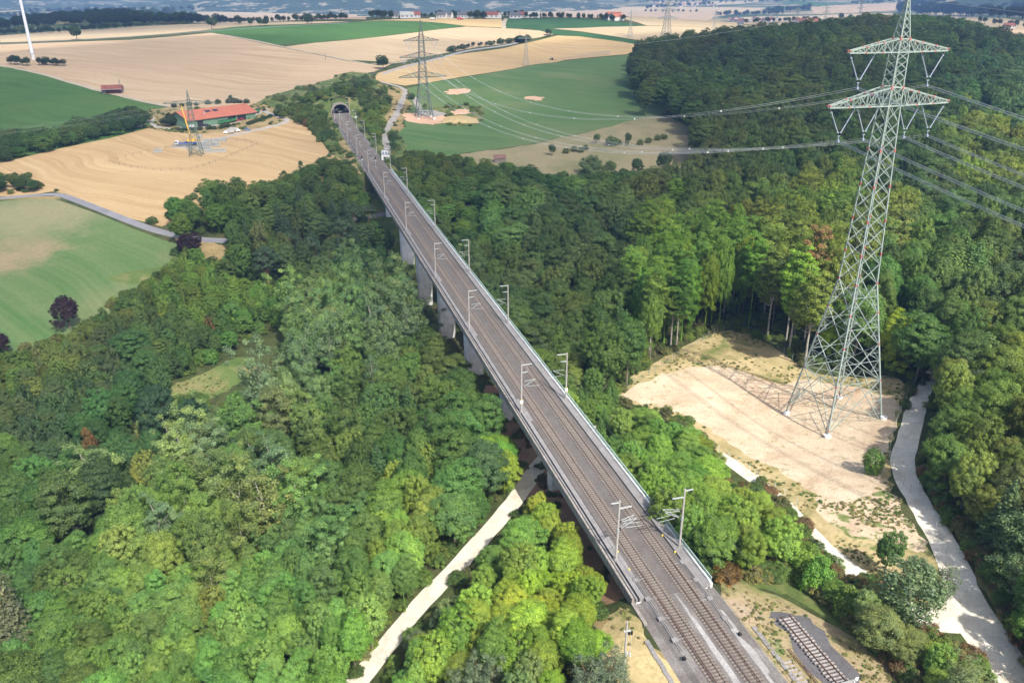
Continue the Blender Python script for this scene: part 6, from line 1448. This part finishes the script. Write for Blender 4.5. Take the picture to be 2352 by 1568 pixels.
row([(536, 56), (620, 52), (720, 50), (798, 46)], 30, 17, KM['r'], D1, 4, 1.1, 5); row([(540, 57), (600, 61), (620, 60)], 5, 16, KM['r'], (.035, .07, .03), 3, 1, 51); row([(697, 56), (720, 54)], 3, 15, KM['r'], (.035, .07, .03), 4, 1, 52)
row([(855, 43), (905, 43)], 7, 17, KM['r'], D1, 5, 1.2, 6); row([(1078, 44), (1120, 43.5)], 8, 18, KM['r'], D1, 5, 1.1, 61); row([(1205, 43.5), (1300, 44), (1410, 47)], 24, 15, KM['r'] + ['tall0'], D1, 5, 1, 62)
row([(920, 41), (1000, 41), (1060, 41)], 12, 13, KM['r'], (.04, .07, .035), 5, 1.2, 63); row([(1130, 40.5), (1210, 41)], 9, 15, KM['r'], D1, 6, 1, 64); row([(1380, 48), (1405, 48), (1440, 49)], 6, 15, KM['r'], D1, 4, 1, 65)
row([(1030, 120), (1080, 110), (1140, 102), (1190, 95), (1215, 92)], 26, 11, KM['b'] + ['round0', 'round2'], (.045, .085, .035), 3, 1.2, 7)
row([(410, 300), (440, 300), (500, 297), (540, 290)], 12, 9, KM['b'], (.04, .075, .03), 3, 1.2, 8); row([(565, 288), (600, 278), (625, 268)], 10, 8, KM['b'], (.045, .08, .03), 3, 1.2, 81); row([(368, 288), (395, 292), (410, 285), (385, 276)], 10, 22, KM['b'] + KM['r'], (.04, .08, .03), 4, 1.3, 82); row([(395, 247), (450, 242), (530, 236), (570, 238)], 10, 10, KM['b'], (.035, .065, .03), 4, 1.2, 83)
row([(1650, 38), (1720, 36), (1800, 34)], 26, 12, KM['r'], (.035, .06, .035), 6, 1.2, 9); row([(1760, 30), (1810, 28), (1860, 24)], 26, 13, KM['r'], (.03, .055, .035), 6, 1.2, 91); row([(1690, 56), (1780, 52), (1860, 50), (1910, 60)], 18, 12, KM['r'], (.035, .065, .03), 6, 1.3, 92)
row([(1930, 48), (1960, 46), (2000, 46)], 6, 14, KM['r'], D1, 5, 1.1, 93); row([(2250, 52), (2352, 66)], 9, 16, KM['r'], D1, 6, 1.1, 94); row([(1600, 30), (1480, 28)], 10, 7, KM['r'], D1, 6, 1.3, 95)
row([(2060, 30), (2130, 36), (2200, 38), (2290, 42), (2380, 48)], 70, 26, KM['r'], (.028, .05, .035), 10, 1.1, 96); row([(2090, 16), (2200, 22), (2352, 30)], 60, 24, KM['r'], (.028, .05, .035), 12, 1.1, 97); row([(2150, 5), (2352, 12)], 40, 22, KM['r'], (.028, .05, .035), 12, 1.1, 98)
row([(1480, 22), (1560, 16), (1640, 12)], 22, 8, KM['r'], (.035, .055, .04), 8, 1.3, 99); row([(1950, 10), (2060, 8)], 14, 10, KM['r'], D1, 8, 1.2, 100); row([(0, 42), (100, 40), (250, 36), (330, 36)], 60, 13, KM['r'], (.04, .06, .045), 14, 1.3, 101); row([(0, 54), (90, 50), (160, 50)], 24, 9, KM['r'], (.05, .075, .045), 12, 1.2, 102); row([(60, 30), (200, 26), (330, 24)], 40, 9, KM['r'], (.04, .06, .045), 14, 1.4, 103)
row([(420, 24), (500, 22), (640, 20), (700, 24)], 40, 9, KM['r'], (.04, .06, .045), 14, 1.4, 104); row([(850, 22), (1000, 20), (1160, 18), (1300, 18)], 60, 8, KM['r'], (.04, .06, .045), 14, 1.4, 105); row([(700, 14), (850, 16)], 24, 7, KM['r'], (.035, .055, .04), 14, 1.4, 106)
row([(1000, 33), (1060, 32)], 10, 8, KM['r'], (.035, .06, .035), 8, 1.3, 107); row([(1440, 8), (1700, 6), (1900, 4)], 50, 7, KM['r'], (.035, .055, .045), 16, 1.4, 108)
# ---- things and the mass behind them
def colour_word(t):
    r, g, b = t
    if t[0] > t[1]: return 'dark purple' if r < .1 else ('reddish brown' if g < .2 else 'yellow orange')
    L = r * .3 + g * .6 + b * .1
    hue = 'yellow green' if r > g * .8 else ('grey green' if b > g * .45 else 'green')
    return ('dark ' if L < .12 else 'bright ' if L > .235 else 'pale ' if L > .185 else 'mid ') + hue
ORD = ['near abutment', 'first pier', 'second pier', 'third pier', 'fourth pier', 'fifth pier', 'sixth pier', 'seventh pier', 'far abutment']
SP = [91, 143.5, 183, 224, 265, 307, 348, 390, 435]
NW = {'broadleaf_tree': 'broad tree', 'poplar_tree': 'loose tall tree', 'birch_tree': 'slender tree', 'bush': 'bush', 'spruce_tree': 'spruce', 'pine_tree': 'pine'}
def where_is(x, y):
    s = BD[0] * x + BD[1] * y; o = BN[0] * x + BN[1] * y
    k = int(np.argmin([abs(s - q) for q in SP])); side = 'left' if o < 53 else 'right'; dd = abs(o - 53.4)
    q = s - SP[k]; lvl = (('just past' if q > 7 else 'just before' if q < -7 else 'abreast of') + f' the {ORD[k]}') if 70 < s < 460 else ('nearer than the abutment' if s <= 70 else ('abreast of the tunnel' if s < 700 else 'beyond the tunnel'))
    st = 3 if dd < 80 else 5
    return f'{int(round(dd / st) * st)} m {side} of the viaduct {lvl}'
used_labels = {}
def put_tree(T):
    x, y, z, h, cr, key, tint, *fx = T; p = PROTO[key]; fixed = fx[0] if fx else None
    sz = h / p['h']; sxy = cr / p['r']; rz = random.Random(int(x * 97 + y * 13)).uniform(0, 6.28)
    e = empty(p['name'], (x, y, z), rz); e.scale = (sxy, sxy, sz)
    c = bpy.data.objects.new('crown', p['crown']); COL.objects.link(c); c.parent = e; c['tint'] = [float(v) for v in tint]
    t = bpy.data.objects.new('trunk', p['trunk']); COL.objects.link(t); t.parent = e
    hw = 'tall' if h > 17 else 'low' if h < 5 else 'small' if h < 8 else ''
    nm = NW[p['name']]
    if fixed: lab = fixed
    else: lab = ' '.join(f'{colour_word(tint)} {hw} {nm} {where_is(x, y)}'.replace('tall loose tall', 'loose tall').split()[:16])
    cat = 'bush' if p['name'] == 'bush' or 'bush' in lab.split() else 'tree'
    e['label'] = lab; e['category'] = cat
    e['group'] = 'bushes around the viaduct and fields' if cat == 'bush' else {'spruce_tree': 'spruces of the valley wood', 'pine_tree': 'pines of the valley wood'}.get(p['name'], 'broadleaf trees of the valley woods')
    used_labels.setdefault(lab, []).append(e); return e
def size_px(T):
    X, Y = pr(T[0], T[1], T[2] + T[3] * .6); dep = T[1] * CT - (T[2] - H) * ST; r = T[4] * F / dep
    vis = -r * .3 < X < 2352 + r * .3 and -r * .6 < Y < 1568 + r * .5
    return (r * T[3] / dep * F / 2 if vis else 0)
caps = {'bush': 280, 'con': 200, 'tree': 296}; cnt = {'bush': 0, 'con': 0, 'tree': 0}; rest = []
for T in sorted(TREES, key=lambda T: -size_px(T) - (1e9 if len(T) > 7 and T[7] else 0)):
    nm = PROTO[T[5]]['name']; c = 'bush' if nm == 'bush' else 'con' if nm in ('spruce_tree', 'pine_tree') else 'tree'
    if size_px(T) > (60 if c == 'bush' else 0) and cnt[c] < caps[c]: cnt[c] += 1; put_tree(T)
    else: rest.append(T)
for lab, es in used_labels.items():       # two or three with one wording: nothing tells them apart
    if len(es) > 1:
        for e in es: e['group'] = e['group']
open('/tmp/labels.txt', 'w').write('\n'.join(sorted(f'{len(v)} {k}' for k, v in used_labels.items())))
print('TREES', len(TREES), cnt, 'rest', len(rest), 'shared labels', sum(1 for e in used_labels.values() if len(e) > 1))
def mass(name, items, label=None, cat=None):
    keys = sorted(set(T[5] for T in items)); pc = bpy.data.collections.new(name + '_kinds')
    for i, k in enumerate(keys):
        o = bpy.data.objects.new('%02d' % i + k, joined(k)); pc.objects.link(o)
    me = bpy.data.meshes.new(name); me.from_pydata([(T[0], T[1], T[2]) for T in items], [], []); n = len(items)
    def attr(nm, ty, data, fld='value'):
        a = me.attributes.new(nm, ty, 'POINT'); a.data.foreach_set(fld, data)
    attr('kid', 'INT', [keys.index(T[5]) for T in items])
    sc = []; rt = []; tn = []
    for T in items:
        p = PROTO[T[5]]; sc += [T[4] / p['r'], T[4] / p['r'], T[3] / p['h']]; rt += [0, 0, (T[0] * 7.3 + T[1] * 3.1) % 6.28]; tn += [*T[6]]
    attr('sc', 'FLOAT_VECTOR', sc, 'vector'); attr('rt', 'FLOAT_VECTOR', rt, 'vector'); attr('tint', 'FLOAT_VECTOR', tn, 'vector')
    o = bpy.data.objects.new(name, me); COL.objects.link(o); o['kind'] = 'stuff'
    if label: o['label'] = label; o['category'] = cat
    ng = bpy.data.node_groups.new(name, 'GeometryNodeTree'); ng.interface.new_socket('Geometry', in_out='INPUT', socket_type='NodeSocketGeometry'); ng.interface.new_socket('Geometry', in_out='OUTPUT', socket_type='NodeSocketGeometry')
    L = ng.links; gi = ng.nodes.new('NodeGroupInput'); go = ng.nodes.new('NodeGroupOutput'); ip = ng.nodes.new('GeometryNodeInstanceOnPoints'); ci = ng.nodes.new('GeometryNodeCollectionInfo')
    ci.inputs[0].default_value = pc; ci.inputs['Separate Children'].default_value = True; ci.inputs['Reset Children'].default_value = True
    def na(nm, ty):
        a = ng.nodes.new('GeometryNodeInputNamedAttribute'); a.data_type = ty; a.inputs[0].default_value = nm; return a.outputs[0]
    L.new(gi.outputs[0], ip.inputs['Points']); L.new(ci.outputs[0], ip.inputs['Instance']); ip.inputs['Pick Instance'].default_value = True
    L.new(na('kid', 'INT'), ip.inputs['Instance Index']); L.new(na('sc', 'FLOAT_VECTOR'), ip.inputs['Scale'])
    e2r = ng.nodes.new('FunctionNodeEulerToRotation'); L.new(na('rt', 'FLOAT_VECTOR'), e2r.inputs[0]); L.new(e2r.outputs[0], ip.inputs['Rotation'])
    L.new(ip.outputs[0], go.inputs[0]); md = o.modifiers.new('scatter', 'NODES'); md.node_group = ng
    return o
# undergrowth and weeds: low plants nobody could count
UND = []
def low(n, seed, bnd, fn_, key, hr_, tints, rs=1.0):
    x, y, rng = scatter(n, seed, bnd); z = hgt(x, y); s = BD[0] * x + BD[1] * y; o = BN[0] * x + BN[1] * y
    b2 = np.stack(pr(x, y, z), 1); tp = np.stack(pr(x, y, z + 1.2), 1); g = fn_(x, y, s, o, b2, tp)
    for i in np.nonzero(g)[0]:
        h = rng.uniform(*hr_); t = np.array(tints[rng.integers(len(tints))]) * rng.uniform(.75, 1.3); k = key[rng.integers(len(key))]
        UND.append((x[i], y[i], z[i], h, h / PROTO[k]['h'] * PROTO[k]['r'] * rs * rng.uniform(.8, 1.4), k, tuple(t)))
def free(x, y, s, o, b2, tp):
    g = (b2[:, 0] > -50) & (b2[:, 0] < 2400) & (b2[:, 1] < 1620) & ~((o > 44) & (o < 62.5) & (s < 640)) & ~((s < 93) & (o > 38) & (o < 78))
    for poly in OPEN:
        pa = np.array(poly, float); g &= ~inpoly(b2, pa); g &= ~inpoly(tp, pa)
    return g
low(9000, 21, (55, 300), free, KM['b'], (1.0, 2.6), [(.14, .22, .05), (.11, .18, .045), (.19, .25, .05), (.17, .18, .07)], 1.0)
low(9000, 26, (70, 150), lambda x, y, s, o, b2, tp: free(x, y, s, o, b2, tp) & (o > 60), KM['b'], (1.3, 3.0), [(.14, .22, .05), (.11, .18, .05), (.20, .19, .07), (.22, .14, .07)], .9)
low(5000, 22, (300, 480), free, KM['b'], (1.2, 3), [(.11, .18, .05), (.09, .15, .045)], 1.1)
def within(*names):
    ps = [np.array(poly) for nm, mt, poly in REG if mt in names]
    top = [(mt, np.array(poly)) for nm, mt, poly in REG]
    def f(x, y, s, o, b2, tp):
        q = np.stack([x, y], 1); last = np.full(len(x), -1)
        for k, (mt, pa) in enumerate(top): last[inpoly(q, pa)] = k
        okk = np.array([mt in names for mt, _ in top] + [False]); nz = np.sin(x * .31 + 1) * np.sin(y * .27) + np.sin(x * .13 + y * .17) + np.sin(x * 3.1) * np.sin(y * 2.7)
        return okk[last] & (nz > .1) & (b2[:, 1] < 1620) & ~((o > 45.5) & (o < 61.5))
    return f
low(40000, 23, (60, 140), within('g_dry2', 'g_straw', 'g_dry', 'sand_weedy'), KM['b'], (.06, .4), [(.18, .26, .08), (.30, .30, .12), (.42, .36, .2), (.36, .31, .17)], 1.0)
low(40000, 24, (130, 290), within('g_straw', 'g_glade', 'sand_weedy', 'g_dry'), KM['b'], (.08, .45), [(.16, .25, .08), (.34, .33, .14), (.46, .40, .2)], 1.3)
low(26000, 25, (430, 760), within('g_rough', 'g_dry'), KM['b'], (.4, 1.5), [(.16, .24, .07), (.12, .18, .06), (.24, .25, .10)], 1.3)
low(14000, 27, (430, 760), within('g_rough'), KM['b'], (1.0, 2.8), [(.16, .24, .07), (.11, .17, .05), (.24, .26, .08)], 1.1)
low(9000, 28, (90, 260), lambda x, y, s, o, b2, tp: (o > 42) & (o < 60) & (s > 97) & (s < 240) & (np.sin(x * .4) * np.sin(y * .33) + np.sin(x * 1.7 + y) * .5 > -.1), KM['b'], (.4, 1.6), [(.12, .18, .06), (.16, .20, .07), (.2, .17, .08)], 1.1)
print('UND', len(UND))
mass('undergrowth', UND, 'low weeds and shrubs on the verges and between the trees', 'undergrowth')
mass('woodland', rest, 'dense green woodland behind and between the single trees', 'woodland')
